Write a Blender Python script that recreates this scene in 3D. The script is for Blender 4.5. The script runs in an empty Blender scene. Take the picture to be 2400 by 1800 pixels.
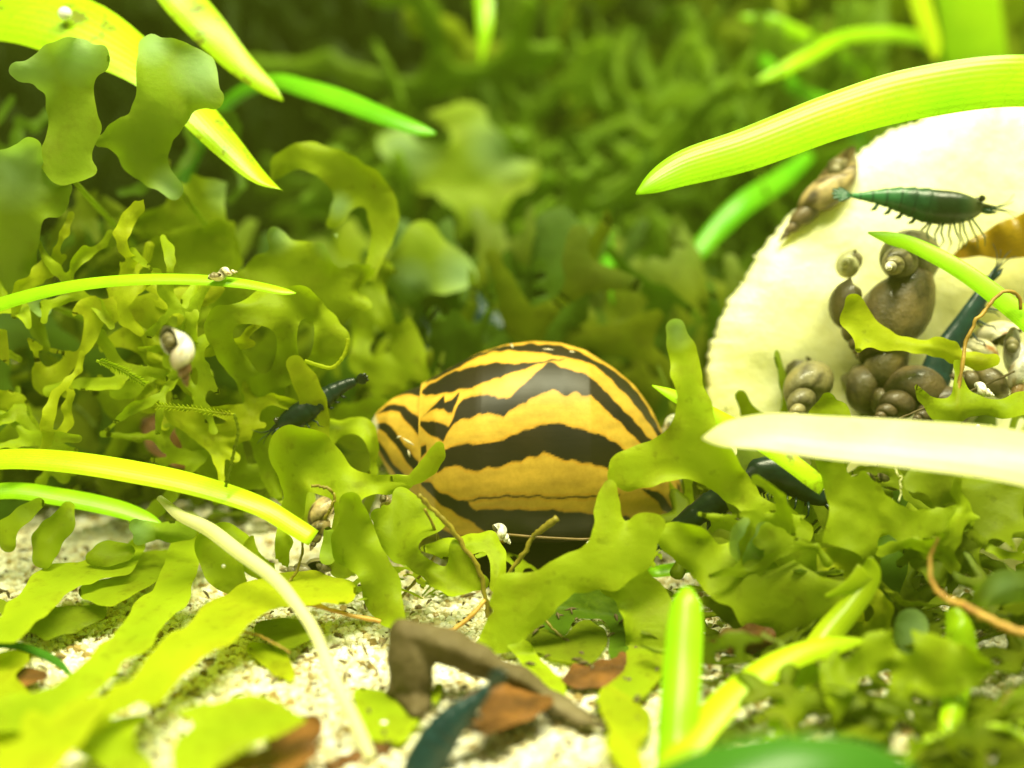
import bpy, math, random
import numpy as np
from mathutils import Vector, Matrix

# ---------------------------------------------------------------- camera, light, exposure
S = 0.01                      # everything below is laid out in centimetres, linked in metres
scene = bpy.context.scene
PITCH = math.radians(16.0)
CAM_H = 4.04
cam_d = bpy.data.cameras.new('camera')
cam = bpy.data.objects.new('camera', cam_d)
scene.collection.objects.link(cam)
cam.location = (0, 0, CAM_H * S)
cam.rotation_euler = (math.radians(90) - PITCH, 0, 0)
cam_d.sensor_width = 36.0
cam_d.lens = 50.0
cam_d.clip_start = 0.002
cam_d.clip_end = 20.0
cam_d.dof.use_dof = True
cam_d.dof.focus_distance = 9.3 * S
cam_d.dof.aperture_fstop = 17.0
scene.camera = cam

world = bpy.data.worlds.new('World')
scene.world = world
world.use_nodes = True
world.node_tree.nodes['Background'].inputs[0].default_value = (0.80, 1.0, 0.45, 1)
world.node_tree.nodes['Background'].inputs[1].default_value = 0.11

def area_lamp(name, loc, target, sx, sy, watt, col):
    l = bpy.data.lights.new(name, 'AREA')
    l.shape = 'RECTANGLE'; l.size = sx * S; l.size_y = sy * S
    l.energy = watt; l.color = col
    o = bpy.data.objects.new(name, l)
    scene.collection.objects.link(o)
    o.location = Vector(loc) * S
    o.rotation_euler = (Vector(target) - Vector(loc)).to_track_quat('-Z', 'Y').to_euler()
    return o
# the aquarium's lamp bar over the water
area_lamp('aquarium_lamp', (3.0, 6.0, 24), (1.0, 9.8, 0), 26, 5, 1.75, (1.0, 0.98, 0.62))

vs = scene.view_settings
vs.view_transform = 'Standard'; vs.look = 'None'; vs.exposure = 0.34; vs.gamma = 1.0
vs.use_curve_mapping = False
scene.render.engine = 'CYCLES'
scene.cycles.max_bounces = 8
scene.cycles.diffuse_bounces = 4
scene.cycles.transmission_bounces = 6
scene.cycles.caustics_reflective = False
scene.cycles.caustics_refractive = False
scene.cycles.use_denoising = True

# ---------------------------------------------------------------- pixels to places
RNG = np.random.default_rng(7)
random.seed(7)
CF = np.array([0, math.cos(PITCH), -math.sin(PITCH)])
CU = np.array([0, math.sin(PITCH), math.cos(PITCH)])
CR = np.array([1.0, 0, 0])
C0 = np.array([0, 0, CAM_H])
K = 0.72 / 2400.0

def P(px, py, d):
    """photo pixel (2400 x 1800) and distance along the view axis (cm) to a place (cm)"""
    px = np.asarray(px, float); py = np.asarray(py, float); d = np.asarray(d, float)
    u = (px - 1200) * K; v = (900 - py) * K
    return C0 + d[..., None] * (CF + u[..., None] * CR + v[..., None] * CU)

def ground_d(py, z=0.0):
    v = (900 - np.asarray(py, float)) * K
    den = math.sin(PITCH) - v * math.cos(PITCH)
    return (CAM_H - z) / np.maximum(den, 0.02)

REG = {'A': (0, 0, 800/2212), 'B': (800, 0, 800/2212), 'C': (1600, 0, 800/2212), 'D': (0, 600, 800/2212),
       'E': (800, 700, 850/2203), 'F': (1600, 400, 800/2212), 'G': (0, 1200, 800/2212), 'H': (800, 1200, 800/2212),
       'I': (1600, 1200, 800/2212), 'J': (1600, 900, 800/2212), 'K': (1800, 300, 600/2212), 'L': (1800, 650, 600/2212),
       'M': (0, 400, 1000/2212), 'N': (600, 1000, 400/2212), 'X': (0, 0, 1.0)}
def R(tag, pts):
    x0, y0, s = REG[tag]
    return [(x0 + p[0]*s, y0 + p[1]*s) + tuple(q*s for q in p[2:3]) + tuple(p[3:]) for p in pts]

# ---------------------------------------------------------------- smooth noise
class Noise2:
    def __init__(self, seed, n=7):
        r = np.random.default_rng(seed)
        a = r.uniform(0, 2*math.pi, n); f = r.uniform(0.6, 1.7, n)
        self.kx = np.cos(a)*f; self.ky = np.sin(a)*f
        self.p = r.uniform(0, 2*math.pi, n); self.n = n
    def __call__(self, x, y):
        s = 0
        for i in range(self.n):
            s = s + np.sin(self.kx[i]*x + self.ky[i]*y + self.p[i])
        return s / math.sqrt(self.n) * 0.9

# ---------------------------------------------------------------- linking objects
COL = scene.collection
def link(o): COL.objects.link(o); return o
def tag(o, label=None, cat=None, group=None, kind=None):
    if label: o['label'] = label
    if cat: o['category'] = cat
    if group: o['group'] = group
    if kind: o['kind'] = kind
    return o
def empty(name, base, label, cat, group=None):
    o = link(bpy.data.objects.new(name, None))
    o.empty_display_size = 0.003
    o.location = Vector([float(q) for q in base]) * S
    o['base'] = [float(q) for q in base]
    del o['base']
    BASES[o.name] = np.array(base, float)
    return tag(o, label, cat, group)
BASES = {}
def build(name, verts, faces, mat, parent=None, attrs=None, smooth=True, sharp=None):
    """verts in world cm; one mesh object; a child of parent, or top-level with its origin at its base"""
    v = np.asarray(verts, float).reshape(-1, 3)
    if parent is not None: base = BASES[parent.name]
    else: base = np.array([v[:, 0].mean(), v[:, 1].mean(), v[:, 2].min()])
    me = bpy.data.meshes.new(name)
    f = faces if isinstance(faces, list) else np.asarray(faces).tolist()
    me.from_pydata(((v - base) * S).tolist(), [], f)
    me.validate(clean_customdata=False)
    for k, val in (attrs or {}).items():
        val = np.asarray(val, float)
        if val.ndim == 2:
            at = me.color_attributes.new(k, 'FLOAT_COLOR', 'POINT')
            c = np.ones((len(v), 4)); c[:, :val.shape[1]] = val
            at.data.foreach_set('color', c.ravel())
        else:
            at = me.attributes.new(k, 'FLOAT', 'POINT')
            at.data.foreach_set('value', val.ravel())
    if smooth: me.polygons.foreach_set('use_smooth', [True]*len(me.polygons))
    me.materials.append(mat)
    if sharp is not None and len(sharp):
        ne = len(me.edges); ev = np.empty(ne*2, np.int64); me.edges.foreach_get('vertices', ev); ev = np.sort(ev.reshape(-1, 2), 1)
        key = ev[:, 0]*(len(v)+1)+ev[:, 1]; sk = np.sort(np.asarray(sharp), 1); sk = sk[:, 0]*(len(v)+1)+sk[:, 1]
        sa_ = me.attributes.get('sharp_edge') or me.attributes.new('sharp_edge', 'BOOLEAN', 'EDGE')
        sa_.data.foreach_set('value', np.isin(key, sk))
    me.update()
    o = link(bpy.data.objects.new(name, me))
    if parent is not None:
        o.parent = parent; BASES[o.name] = base
    else:
        o.location = Vector(base.tolist()) * S; BASES[o.name] = base
    return o

# ---------------------------------------------------------------- shape makers
def spline(pts, n):
    """Catmull-Rom through rows of numbers"""
    p = np.asarray(pts, float)
    seg = np.linalg.norm(np.diff(p[:, :2], axis=0), axis=1) + 1e-6
    t = np.concatenate([[0], np.cumsum(np.sqrt(seg))]); t /= t[-1]
    q = np.linspace(0, 1, n)
    m = np.gradient(p, t, axis=0)
    i = np.clip(np.searchsorted(t, q, side='right') - 1, 0, len(p) - 2)
    h = (t[i+1] - t[i])[:, None]; s = ((q - t[i]) / (t[i+1]-t[i]))[:, None]
    return ((2*s**3-3*s**2+1)*p[i] + (s**3-2*s**2+s)*h*m[i] + (-2*s**3+3*s**2)*p[i+1] + (s**3-s**2)*h*m[i+1])

def grid_faces(nu, nv, closed_v=False, off=0):
    f = []
    for i in range(nu-1):
        for j in range(nv if closed_v else nv-1):
            k = (j+1) % nv
            f.append((off+i*nv+j, off+i*nv+k, off+(i+1)*nv+k, off+(i+1)*nv+j))
    return f

def tube(path, rad, n=8, caps=True):
    """round tube along world points; rad per point"""
    p = np.asarray(path, float); rad = np.broadcast_to(np.asarray(rad, float), (len(p),))
    t = np.gradient(p, axis=0); t /= np.linalg.norm(t, axis=1)[:, None] + 1e-9
    ref = np.array([0.13, -0.9, 0.41])
    a = np.cross(t, ref); a /= np.linalg.norm(a, axis=1)[:, None] + 1e-9
    b = np.cross(t, a)
    th = np.linspace(0, 2*math.pi, n, endpoint=False)
    v = p[:, None, :] + rad[:, None, None]*(np.cos(th)[None, :, None]*a[:, None, :] + np.sin(th)[None, :, None]*b[:, None, :])
    f = grid_faces(len(p), n, True)
    if caps:
        f.append(tuple(range(n))[::-1]); f.append(tuple((len(p)-1)*n + j for j in range(n)))
    return v.reshape(-1, 3), f

def join(parts):
    vs, fs, o = [], [], 0
    for v, f in parts:
        v = np.asarray(v).reshape(-1, 3); vs.append(v)
        fs += [tuple(q+o for q in g) for g in f]; o += len(v)
    return np.concatenate(vs), fs

def sheet_from_strokes(strokes, cell, k=14.0, edge_noise=4.0, noise_len=26.0, seed=1, lace=None):
    """a lobed outline grown round strokes (x, y, r): grid points, quads, signed distance"""
    segs = []
    for st in strokes:
        for a, b in zip(st[:-1], st[1:]): segs.append((a[:3], b[:3]))
        if len(st) == 1: segs.append((st[0][:3], st[0][:3]))
    allp = np.array([q for s in segs for q in s])
    lo = (allp[:, :2] - allp[:, 2:3]).min(0) - 3*cell; hi = (allp[:, :2] + allp[:, 2:3]).max(0) + 3*cell
    nx = int((hi[0]-lo[0])/cell)+2; ny = int((hi[1]-lo[1])/cell)+2
    nz = Noise2(seed); nz2 = Noise2(seed+50); nz3 = Noise2(seed+90, 8)
    def sdf(x, y):
        acc = np.zeros_like(x)
        for a, b in segs:
            ax, ay, ar = a; bx, by, br = b
            dx, dy = bx-ax, by-ay; L = dx*dx+dy*dy+1e-9
            t = np.clip(((x-ax)*dx+(y-ay)*dy)/L, 0, 1)
            d = np.hypot(x-ax-t*dx, y-ay-t*dy) - (ar+(br-ar)*t)
            acc += np.exp(np.clip(-d/k, -60, 60))
        g = -k*np.log(acc+1e-30) + edge_noise*(nz(x/noise_len, y/noise_len) + 0.45*nz2(x/noise_len*2.7, y/noise_len*2.7))
        if lace is not None:      # gaps between the fine branches
            h = (nz3(x/26+0.5*nz(x/40, y/40), y/38)-lace)*26.0
            g = np.maximum(g, h)
        return g
    gx, gy = np.meshgrid(lo[0]+np.arange(nx)*cell, lo[1]+np.arange(ny)*cell)
    f = sdf(gx, gy)
    fc = 0.25*(f[:-1, :-1]+f[1:, :-1]+f[:-1, 1:]+f[1:, 1:])
    keep = fc < 0
    iy, ix = np.nonzero(keep)
    idx = np.arange(nx*ny).reshape(ny, nx)
    q = np.stack([idx[iy, ix], idx[iy, ix+1], idx[iy+1, ix+1], idx[iy+1, ix]], 1)
    used, inv = np.unique(q.ravel(), return_inverse=True)
    q = inv.reshape(-1, 4)
    x = gx.ravel()[used].copy(); y = gy.ravel()[used].copy()
    pad = np.zeros((ny+1, nx+1), bool); pad[1:-1, 1:-1] = keep
    cnt = (pad[:-1, :-1].astype(int)+pad[1:, :-1]+pad[:-1, 1:]+pad[1:, 1:])
    bnd = (cnt.ravel()[used] < 4)
    e = cell*0.2
    for _ in range(3):
        xb, yb = x[bnd], y[bnd]
        fb = sdf(xb, yb)
        gxx = (sdf(xb+e, yb)-sdf(xb-e, yb))/(2*e); gyy = (sdf(xb, yb+e)-sdf(xb, yb-e))/(2*e)
        g2 = np.maximum(gxx**2+gyy**2, 0.25)
        st = np.clip(fb/np.sqrt(g2), -cell, cell)/np.sqrt(g2)
        x[bnd] = xb-st*gxx; y[bnd] = yb-st*gyy
    return x, y, q, sdf(x, y), bnd

def two_sided(q, bnd, n):
    """closes a sheet: same rim, a front and a back skin"""
    back = np.arange(n); inner = np.nonzero(~bnd)[0]
    back = back.copy(); back[inner] = n + np.arange(len(inner))
    return np.concatenate([q, back[q][:, ::-1]]), inner

def rim_edges(q):
    e = np.sort(np.concatenate([q[:, [0, 1]], q[:, [1, 2]], q[:, [2, 3]], q[:, [3, 0]]]), 1)
    u, c_ = np.unique(e, axis=0, return_counts=True)
    return u[c_ == 1]

def frond(name, label, strokes, mat, d0, d1=None, flat=False, thick=0.012, cell=8.0, ripple=0.10, k=14.0,
          edge=4.0, seed=None, pale=(), group=None, cat='water plant', parent=None, lift=0.06, stem=False, noise_len=26.0, zmin=0.03, lace=None):
    """a translucent lobed frond: strokes in photo pixels, depth d0 (top) to d1 (bottom), or flat on the sand"""
    if seed is None: seed = int(abs(strokes[0][0][0]*7 + strokes[0][0][1]*13)) % 9973
    x, y, q, f, bnd = sheet_from_strokes(strokes, cell, k=k, edge_noise=edge, seed=seed, noise_len=noise_len, lace=lace)
    n1, n2 = Noise2(seed+1), Noise2(seed+2)
    if d1 is None: d1 = d0
    ymin, ymax = y.min(), y.max()
    t = (y-ymin)/max(ymax-ymin, 1)
    d = d0+(d1-d0)*t
    if flat: d = ground_d(y, lift+0.02)
    rim = np.exp(f/18.0)
    d = d + ripple*(n1(x/85, y/85) + 0.8*rim*n2(x/30, y/30))
    if flat: d = np.minimum(d, ground_d(y, 0.03))
    inside = np.clip(-f/34.0, 0, 1)
    th = thick*np.sqrt(inside)
    p0 = P(x, y, d)
    lowz = p0[:, 2] < zmin
    if lowz.any():
        d = np.where(lowz, np.minimum(d, ground_d(y, zmin)), d)
    pf = P(x, y, d-th); pf[bnd] = P(x, y, d)[bnd]
    pb = P(x, y, d+th)
    faces, inner = two_sided(q, bnd, len(x))
    v = np.concatenate([pf, pb[inner]])
    pl = np.zeros(len(x))
    for (cx, cy, cr) in pale: pl = np.maximum(pl, np.clip(1.25-np.hypot(x-cx, y-cy)/cr, 0, 1))
    pl = np.concatenate([pl, pl[inner]])
    ed = np.concatenate([rim, rim[inner]])
    if stem and parent is None:
        i = int(np.argmax(y)); top = v[i]
        root = empty(name, (top[0], top[1]+2.4, 0), label, cat, group)
        o = build('blade', v, faces, mat, root, {'pale': pl, 'rim': ed}, sharp=rim_edges(q))
        gp = np.array([top[0]+0.15, top[1]+2.6, -0.05])
        path = np.array([top+np.array([0, 0.05, 0.10]), top*0.6+gp*0.4+np.array([0, 0.9, 0]), top*0.25+gp*0.75+np.array([0.05, 0.5, 0]), gp])
        vv, ff = tube(spline(path, 10), np.linspace(0.02, 0.03, 10), 6)
        build('stem', vv, ff, mat, root, {'pale': np.zeros(len(vv)), 'rim': np.zeros(len(vv))})
        return root
    o = build(name, v, faces, mat, parent, {'pale': pl, 'rim': ed}, sharp=rim_edges(q) if thick < 0.05 else None)
    if parent is None: tag(o, label, cat, group)
    return o

def leaf(name, label, pts, mat, tilt=20.0, n=56, m=9, thick=0.011, bow=0.06, group=None, cat='leaf', parent=None, twist=0.0, blunt=False, wave=0.0, seed=3):
    """a strap leaf: (px, py, full width px, depth cm) along its midrib"""
    sp = spline([p[:4] for p in pts], n)
    c = P(sp[:, 0], sp[:, 1], sp[:, 3])
    w = np.maximum(sp[:, 2], 1.5)*K*sp[:, 3]*0.5
    t = np.gradient(c, axis=0); t /= np.linalg.norm(t, axis=1)[:, None]
    view = c - C0; view /= np.linalg.norm(view, axis=1)[:, None]
    side = np.cross(t, view); side /= np.linalg.norm(side, axis=1)[:, None]
    side *= np.where(side[:, 2:3].mean() < 0, -1, 1)          # the side that looks upward in the picture
    nor = np.cross(side, t); nor *= np.where((nor*view).sum(1).mean() > 0, -1, 1)   # toward the viewer
    ang = np.radians(tilt + twist*np.linspace(-1, 1, n))[:, None]
    s2 = side*np.cos(ang) - nor*np.sin(ang)
    n2 = nor*np.cos(ang) + side*np.sin(ang)
    a = np.linspace(-1, 1, m)
    wq = w/np.maximum(np.cos(ang[:, 0]), 0.45)
    nz = Noise2(seed)
    prof = -bow*(a**2)
    th = thick*(1-a**2)**0.5
    wob = wave*nz(np.arange(n)[:, None]*0.45, a[None, :]*1.2)
    front = c[:, None, :] + s2[:, None, :]*(a[None, :]*wq[:, None])[..., None] + n2[:, None, :]*((prof[None, :]*wq[:, None]*2)+wob+th[None, :]*np.minimum(1, wq[:, None]/0.08))[..., None]
    back = c[:, None, :] + s2[:, None, :]*(a[None, :]*wq[:, None])[..., None] + n2[:, None, :]*((prof[None, :]*wq[:, None]*2)+wob-th[None, :]*np.minimum(1, wq[:, None]/0.08))[..., None]
    bk = back[:, 1:-1][:, ::-1]
    ring = np.concatenate([front, bk], 1)
    nr = ring.shape[1]
    faces = grid_faces(n, nr, True) + [tuple(range(nr))[::-1], tuple((n-1)*nr+j for j in range(nr))]
    across = np.concatenate([a, a[1:-1][::-1]])
    at_a = np.tile(across[None, :], (n, 1)).ravel()
    at_l = np.tile(np.linspace(0, 1, n)[:, None], (1, nr)).ravel()
    sh = np.array([(i*nr+j, (i+1)*nr+j) for i in range(n-1) for j in (0, m-1)])
    o = build(name, ring.reshape(-1, 3), faces, mat, parent, {'across': at_a, 'along': at_l}, sharp=sh)
    if parent is None: tag(o, label, cat, group)
    return o

def strand(name, label, pts, mat, group=None, cat='root', n=40, parent=None, wob=0.02, nside=7, seed=5):
    """a root or stalk: (px, py, full width px, depth cm)"""
    sp = spline([p[:4] for p in pts], n)
    c = P(sp[:, 0], sp[:, 1], sp[:, 3])
    r = np.random.default_rng(seed + int(pts[0][0]))
    w = sp[:, 2]*K*sp[:, 3]*0.5
    c = c + wob*np.cumsum(r.normal(0, 0.3, c.shape), 0)*np.sin(np.linspace(0, math.pi, n))[:, None]
    w = w*(1+0.12*r.normal(0, 1, n))
    v, f = tube(c, np.maximum(w, 0.006), nside)
    o = build(name, v, f, mat, parent)
    if parent is None: tag(o, label, cat, group)
    return o

# ---------------------------------------------------------------- materials
def new_mat(name):
    m = bpy.data.materials.new(name); m.use_nodes = True
    nt = m.node_tree
    for nd in list(nt.nodes): nt.nodes.remove(nd)
    out = nt.nodes.new('ShaderNodeOutputMaterial')
    return m, nt, out
def N(nt, typ, **kw):
    nd = nt.nodes.new(typ)
    for k_, v_ in kw.items(): setattr(nd, k_, v_)
    return nd
def noise(nt, scale, detail=3.0, vec=None, rough=0.55):
    tc = N(nt, 'ShaderNodeTexCoord')
    nd = N(nt, 'ShaderNodeTexNoise'); nd.inputs['Scale'].default_value = scale/S
    nd.inputs['Detail'].default_value = detail; nd.inputs['Roughness'].default_value = rough
    nt.links.new(vec or tc.outputs['Object'], nd.inputs['Vector'])
    return nd.outputs['Fac']
def ramp(nt, fac, stops):
    r = N(nt, 'ShaderNodeValToRGB')
    el = r.color_ramp.elements
    while len(el) < len(stops): el.new(0.5)
    for e, (p, c) in zip(el, stops): e.position = p; e.color = (*c, 1) if len(c) == 3 else c
    nt.links.new(fac, r.inputs['Fac'])
    return r.outputs['Color']
def mix(nt, fac, a, b, blend='MIX'):
    m = N(nt, 'ShaderNodeMix', data_type='RGBA', blend_type=blend)
    for sock, val in ((m.inputs[0], fac), (m.inputs[6], a), (m.inputs[7], b)):
        if isinstance(val, (int, float)): sock.default_value = val
        elif isinstance(val, tuple): sock.default_value = (*val, 1)
        else: nt.links.new(val, sock)
    return m.outputs[2]
def attr(nt, name, out='Fac'):
    a = N(nt, 'ShaderNodeAttribute', attribute_name=name); return a.outputs[out]
def math_n(nt, op, a, b=0.0, clamp=False):
    m = N(nt, 'ShaderNodeMath', operation=op, use_clamp=clamp)
    for s_, v_ in zip(m.inputs, (a, b)):
        if isinstance(v_, (int, float)): s_.default_value = v_
        else: nt.links.new(v_, s_)
    return m.outputs[0]
def bump(nt, h, strength, dist):
    b = N(nt, 'ShaderNodeBump'); b.inputs['Strength'].default_value = strength; b.inputs['Distance'].default_value = dist*S
    nt.links.new(h, b.inputs['Height']); return b.outputs['Normal']

def plant_surface(nt, out, col, tcol, trans=0.5, rough=0.35, spec=0.35, nrm=None, clear=0.0):
    pr = N(nt, 'ShaderNodeBsdfPrincipled')
    pr.inputs['Roughness'].default_value = rough; pr.inputs['Specular IOR Level'].default_value = spec
    tr = N(nt, 'ShaderNodeBsdfTranslucent')
    for c_, s_ in ((col, pr.inputs['Base Color']), (tcol, tr.inputs['Color'])):
        if isinstance(c_, tuple): s_.default_value = (*c_, 1)
        else: nt.links.new(c_, s_)
    if nrm is not None:
        nt.links.new(nrm, pr.inputs['Normal'])
    mx = N(nt, 'ShaderNodeMixShader'); mx.inputs[0].default_value = trans
    nt.links.new(pr.outputs[0], mx.inputs[1]); nt.links.new(tr.outputs[0], mx.inputs[2])
    last = mx
    if clear > 0:
        tp = N(nt, 'ShaderNodeBsdfTransparent'); tp.inputs['Color'].default_value = (0.82, 0.95, 0.25, 1)
        m2 = N(nt, 'ShaderNodeMixShader'); m2.inputs[0].default_value = clear
        nt.links.new(mx.outputs[0], m2.inputs[1]); nt.links.new(tp.outputs[0], m2.inputs[2]); last = m2
    nt.links.new(last.outputs[0], out.inputs[0])

def frond_mat(name, c1, c2, pale=(0.42, 0.60, 0.30), trans=0.58, speck=0.25, clear=0.20):
    m, nt, out = new_mat(name)
    lift_ = min(0.006, c1[0]*0.04)
    c1 = tuple(min(0.85, q*1.3+lift_) for q in c1); c2 = tuple(min(0.85, q*1.3+lift_) for q in c2)
    base = ramp(nt, noise(nt, 1.6, 4), [(0.3, c1), (0.7, c2)])
    sp = ramp(nt, noise(nt, 13, 3), [(0.60, (0, 0, 0)), (0.72, (1, 1, 1))])
    base = mix(nt, math_n(nt, 'MULTIPLY', sp, speck), base, tuple(q*0.45 for q in c1))
    bl = ramp(nt, noise(nt, 3.2, 6, rough=0.68), [(0.50, (0, 0, 0)), (0.68, (1, 1, 1))])
    base = mix(nt, math_n(nt, 'MULTIPLY', bl, 0.45), base, (c1[0]*0.72, c1[1]*0.55, c1[2]))
    base = mix(nt, math_n(nt, 'MULTIPLY', attr(nt, 'pale'), 0.85), base, pale)
    rimc = mix(nt, math_n(nt, 'MULTIPLY', attr(nt, 'rim'), 0.16, True), base, tuple(min(1, q*1.7) for q in c2))
    nrm = bump(nt, noise(nt, 7, 4), 0.35, 0.04)
    plant_surface(nt, out, rimc, rimc, trans, 0.5, 0.18, nrm, clear)
    return m
def leaf_mat(name, c1, c2, trans=0.42, spot=0.0, veins=9.0, rough=0.3):
    m, nt, out = new_mat(name)
    c1 = tuple(min(0.88, q*1.3) for q in c1); c2 = tuple(min(0.88, q*1.3) for q in c2)
    base = ramp(nt, noise(nt, 1.3, 4), [(0.32, c1), (0.68, c2)])
    ac = attr(nt, 'across')
    s = math_n(nt, 'SINE', math_n(nt, 'MULTIPLY', ac, veins*math.pi))
    vn = math_n(nt, 'MULTIPLY', math_n(nt, 'ADD', s, 1.0), 0.06)
    base = mix(nt, vn, base, tuple(q*0.45 for q in c1))
    cells = N(nt, 'ShaderNodeTexVoronoi', feature='DISTANCE_TO_EDGE')
    comb = N(nt, 'ShaderNodeCombineXYZ')
    nt.links.new(math_n(nt, 'MULTIPLY', ac, 7.0), comb.inputs[0]); nt.links.new(math_n(nt, 'MULTIPLY', attr(nt, 'along'), 70.0), comb.inputs[1])
    nt.links.new(comb.outputs[0], cells.inputs['Vector']); cells.inputs['Scale'].default_value = 1.0
    cl = ramp(nt, cells.outputs['Distance'], [(0.0, (1, 1, 1)), (0.09, (0, 0, 0))])
    base = mix(nt, math_n(nt, 'MULTIPLY', cl, 0.22), base, tuple(q*0.4 for q in c1))
    if spot > 0:
        sp = ramp(nt, noise(nt, 6.5, 5, rough=0.65), [(0.57, (0, 0, 0)), (0.66, (1, 1, 1))])
        base = mix(nt, math_n(nt, 'MULTIPLY', sp, spot), base, (0.16, 0.13, 0.015))
    nrm = bump(nt, s, 0.05, 0.012)
    plant_surface(nt, out, base, base, trans, rough, 0.4, nrm)
    return m
def solid_mat(name, stops, scale=3.0, rough=0.5, spec=0.4, bmp=0.3, bdist=0.02, coat=0.0, detail=5, sub=0.0):
    m, nt, out = new_mat(name)
    c = ramp(nt, noise(nt, scale, detail), stops)
    pr = N(nt, 'ShaderNodeBsdfPrincipled'); nt.links.new(c, pr.inputs['Base Color'])
    pr.inputs['Roughness'].default_value = rough; pr.inputs['Specular IOR Level'].default_value = spec
    pr.inputs['Coat Weight'].default_value = coat; pr.inputs['Coat Roughness'].default_value = 0.12
    if sub: pr.inputs['Subsurface Weight'].default_value = sub; pr.inputs['Subsurface Radius'].default_value = (0.002, 0.002, 0.001); pr.inputs['Subsurface Scale'].default_value = 0.6
    nt.links.new(bump(nt, noise(nt, scale*4, 4), bmp, bdist), pr.inputs['Normal'])
    nt.links.new(pr.outputs[0], out.inputs[0])
    return m

F_OLIVE = frond_mat('frond_olive', (0.24, 0.32, 0.005), (0.33, 0.41, 0.008), speck=0.4)
F_LIME = frond_mat('frond_lime', (0.30, 0.395, 0.007), (0.40, 0.49, 0.012), speck=0.4)
F_YELLOW = frond_mat('frond_yellow', (0.34, 0.41, 0.007), (0.46, 0.51, 0.012), speck=0.4)
F_PALE = frond_mat('frond_pale', (0.22, 0.32, 0.010), (0.29, 0.38, 0.025), speck=0.08)
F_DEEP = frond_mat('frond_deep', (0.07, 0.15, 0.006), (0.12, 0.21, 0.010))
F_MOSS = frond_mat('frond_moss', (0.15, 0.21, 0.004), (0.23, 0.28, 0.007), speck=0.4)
L_LIME = leaf_mat('leaf_lime', (0.26, 0.55, 0.006), (0.40, 0.66, 0.010))
L_YELLOW = leaf_mat('leaf_yellow', (0.40, 0.58, 0.008), (0.54, 0.66, 0.016))
L_MOTTLE = leaf_mat('leaf_mottled', (0.33, 0.56, 0.006), (0.46, 0.64, 0.01), spot=0.75)
L_GREEN = leaf_mat('leaf_green', (0.10, 0.40, 0.006), (0.18, 0.50, 0.01))
L_DEEP = leaf_mat('leaf_deep_green', (0.045, 0.17, 0.012), (0.07, 0.22, 0.02))
L_PALE = leaf_mat('leaf_bleached_overlit', (0.74, 0.76, 0.30), (0.84, 0.84, 0.48), veins=7)  # bleached stalk colour; on the wide leaf it imitates strong light
L_AMBER = leaf_mat('leaf_amber', (0.38, 0.25, 0.012), (0.52, 0.36, 0.02), spot=0.4)
M_ROOT = solid_mat('root_brown', [(0.3, (0.20, 0.11, 0.015)), (0.7, (0.42, 0.27, 0.04))], 6)
M_ROOTG = solid_mat('root_olive', [(0.3, (0.16, 0.13, 0.012)), (0.7, (0.30, 0.25, 0.02))], 6)
M_RUST = solid_mat('root_rust', [(0.3, (0.34, 0.15, 0.02)), (0.7, (0.58, 0.36, 0.07))], 9)
M_TWIG = solid_mat('twig_brown', [(0.25, (0.055, 0.035, 0.012)), (0.55, (0.13, 0.10, 0.045)), (0.8, (0.22, 0.18, 0.10))], 2.2, 0.7, 0.2, 0.6, 0.05)
M_DEAD = solid_mat('dead_leaf_brown', [(0.3, (0.05, 0.022, 0.006)), (0.5, (0.12, 0.05, 0.010)), (0.7, (0.24, 0.10, 0.018))], 4, 0.6, 0.25, 0.7, 0.04)
# ---------------------------------------------------------------- the setting: sand bed and tank back
def sand_height(x, y):
    return 0.05*SN1(x*0.9, y*0.9) + 0.02*SN2(x*3.1, y*3.1)
SN1, SN2 = Noise2(201), Noise2(202)
m, nt, out = new_mat('sand')
c = ramp(nt, noise(nt, 14, 6, rough=0.7), [(0.30, (0.20, 0.15, 0.05)), (0.42, (0.60, 0.52, 0.30)), (0.62, (0.82, 0.78, 0.56))])
pr = N(nt, 'ShaderNodeBsdfPrincipled'); nt.links.new(c, pr.inputs['Base Color']); pr.inputs['Roughness'].default_value = 0.7
nt.links.new(bump(nt, noise(nt, 22, 4), 0.8, 0.05), pr.inputs['Normal']); nt.links.new(pr.outputs[0], out.inputs[0])
M_SAND = m
gx, gy = np.meshgrid(np.linspace(-22, 22, 177), np.linspace(2.0, 27.5, 103))
gz = sand_height(gx, gy) - 0.06
sand = build('sand', np.stack([gx, gy, gz], -1).reshape(-1, 3), grid_faces(103, 177), M_SAND)
tag(sand, 'pale sand covering the bottom of the tank', 'sand', kind='structure')

m, nt, out = new_mat('tank_back')
c = ramp(nt, noise(nt, 0.5, 4), [(0.35, (0.010, 0.018, 0.004)), (0.65, (0.045, 0.055, 0.010))])
pr = N(nt, 'ShaderNodeBsdfPrincipled'); nt.links.new(c, pr.inputs['Base Color']); pr.inputs['Roughness'].default_value = 0.6
nt.links.new(pr.outputs[0], out.inputs[0])
bw = np.array([[-22, 26, -0.5], [22, 26, -0.5], [22, 27, -0.5], [-22, 27, -0.5], [-22, 26, 16], [22, 26, 16], [22, 27, 16], [-22, 27, 16]], float)
bwo = build('tank_back_wall', bw, [(0, 1, 5, 4), (2, 3, 7, 6), (4, 5, 6, 7), (3, 2, 1, 0), (1, 2, 6, 5), (3, 0, 4, 7)], m, smooth=False)
tag(bwo, 'dark algae covered back of the tank', 'tank wall', kind='structure')

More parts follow.
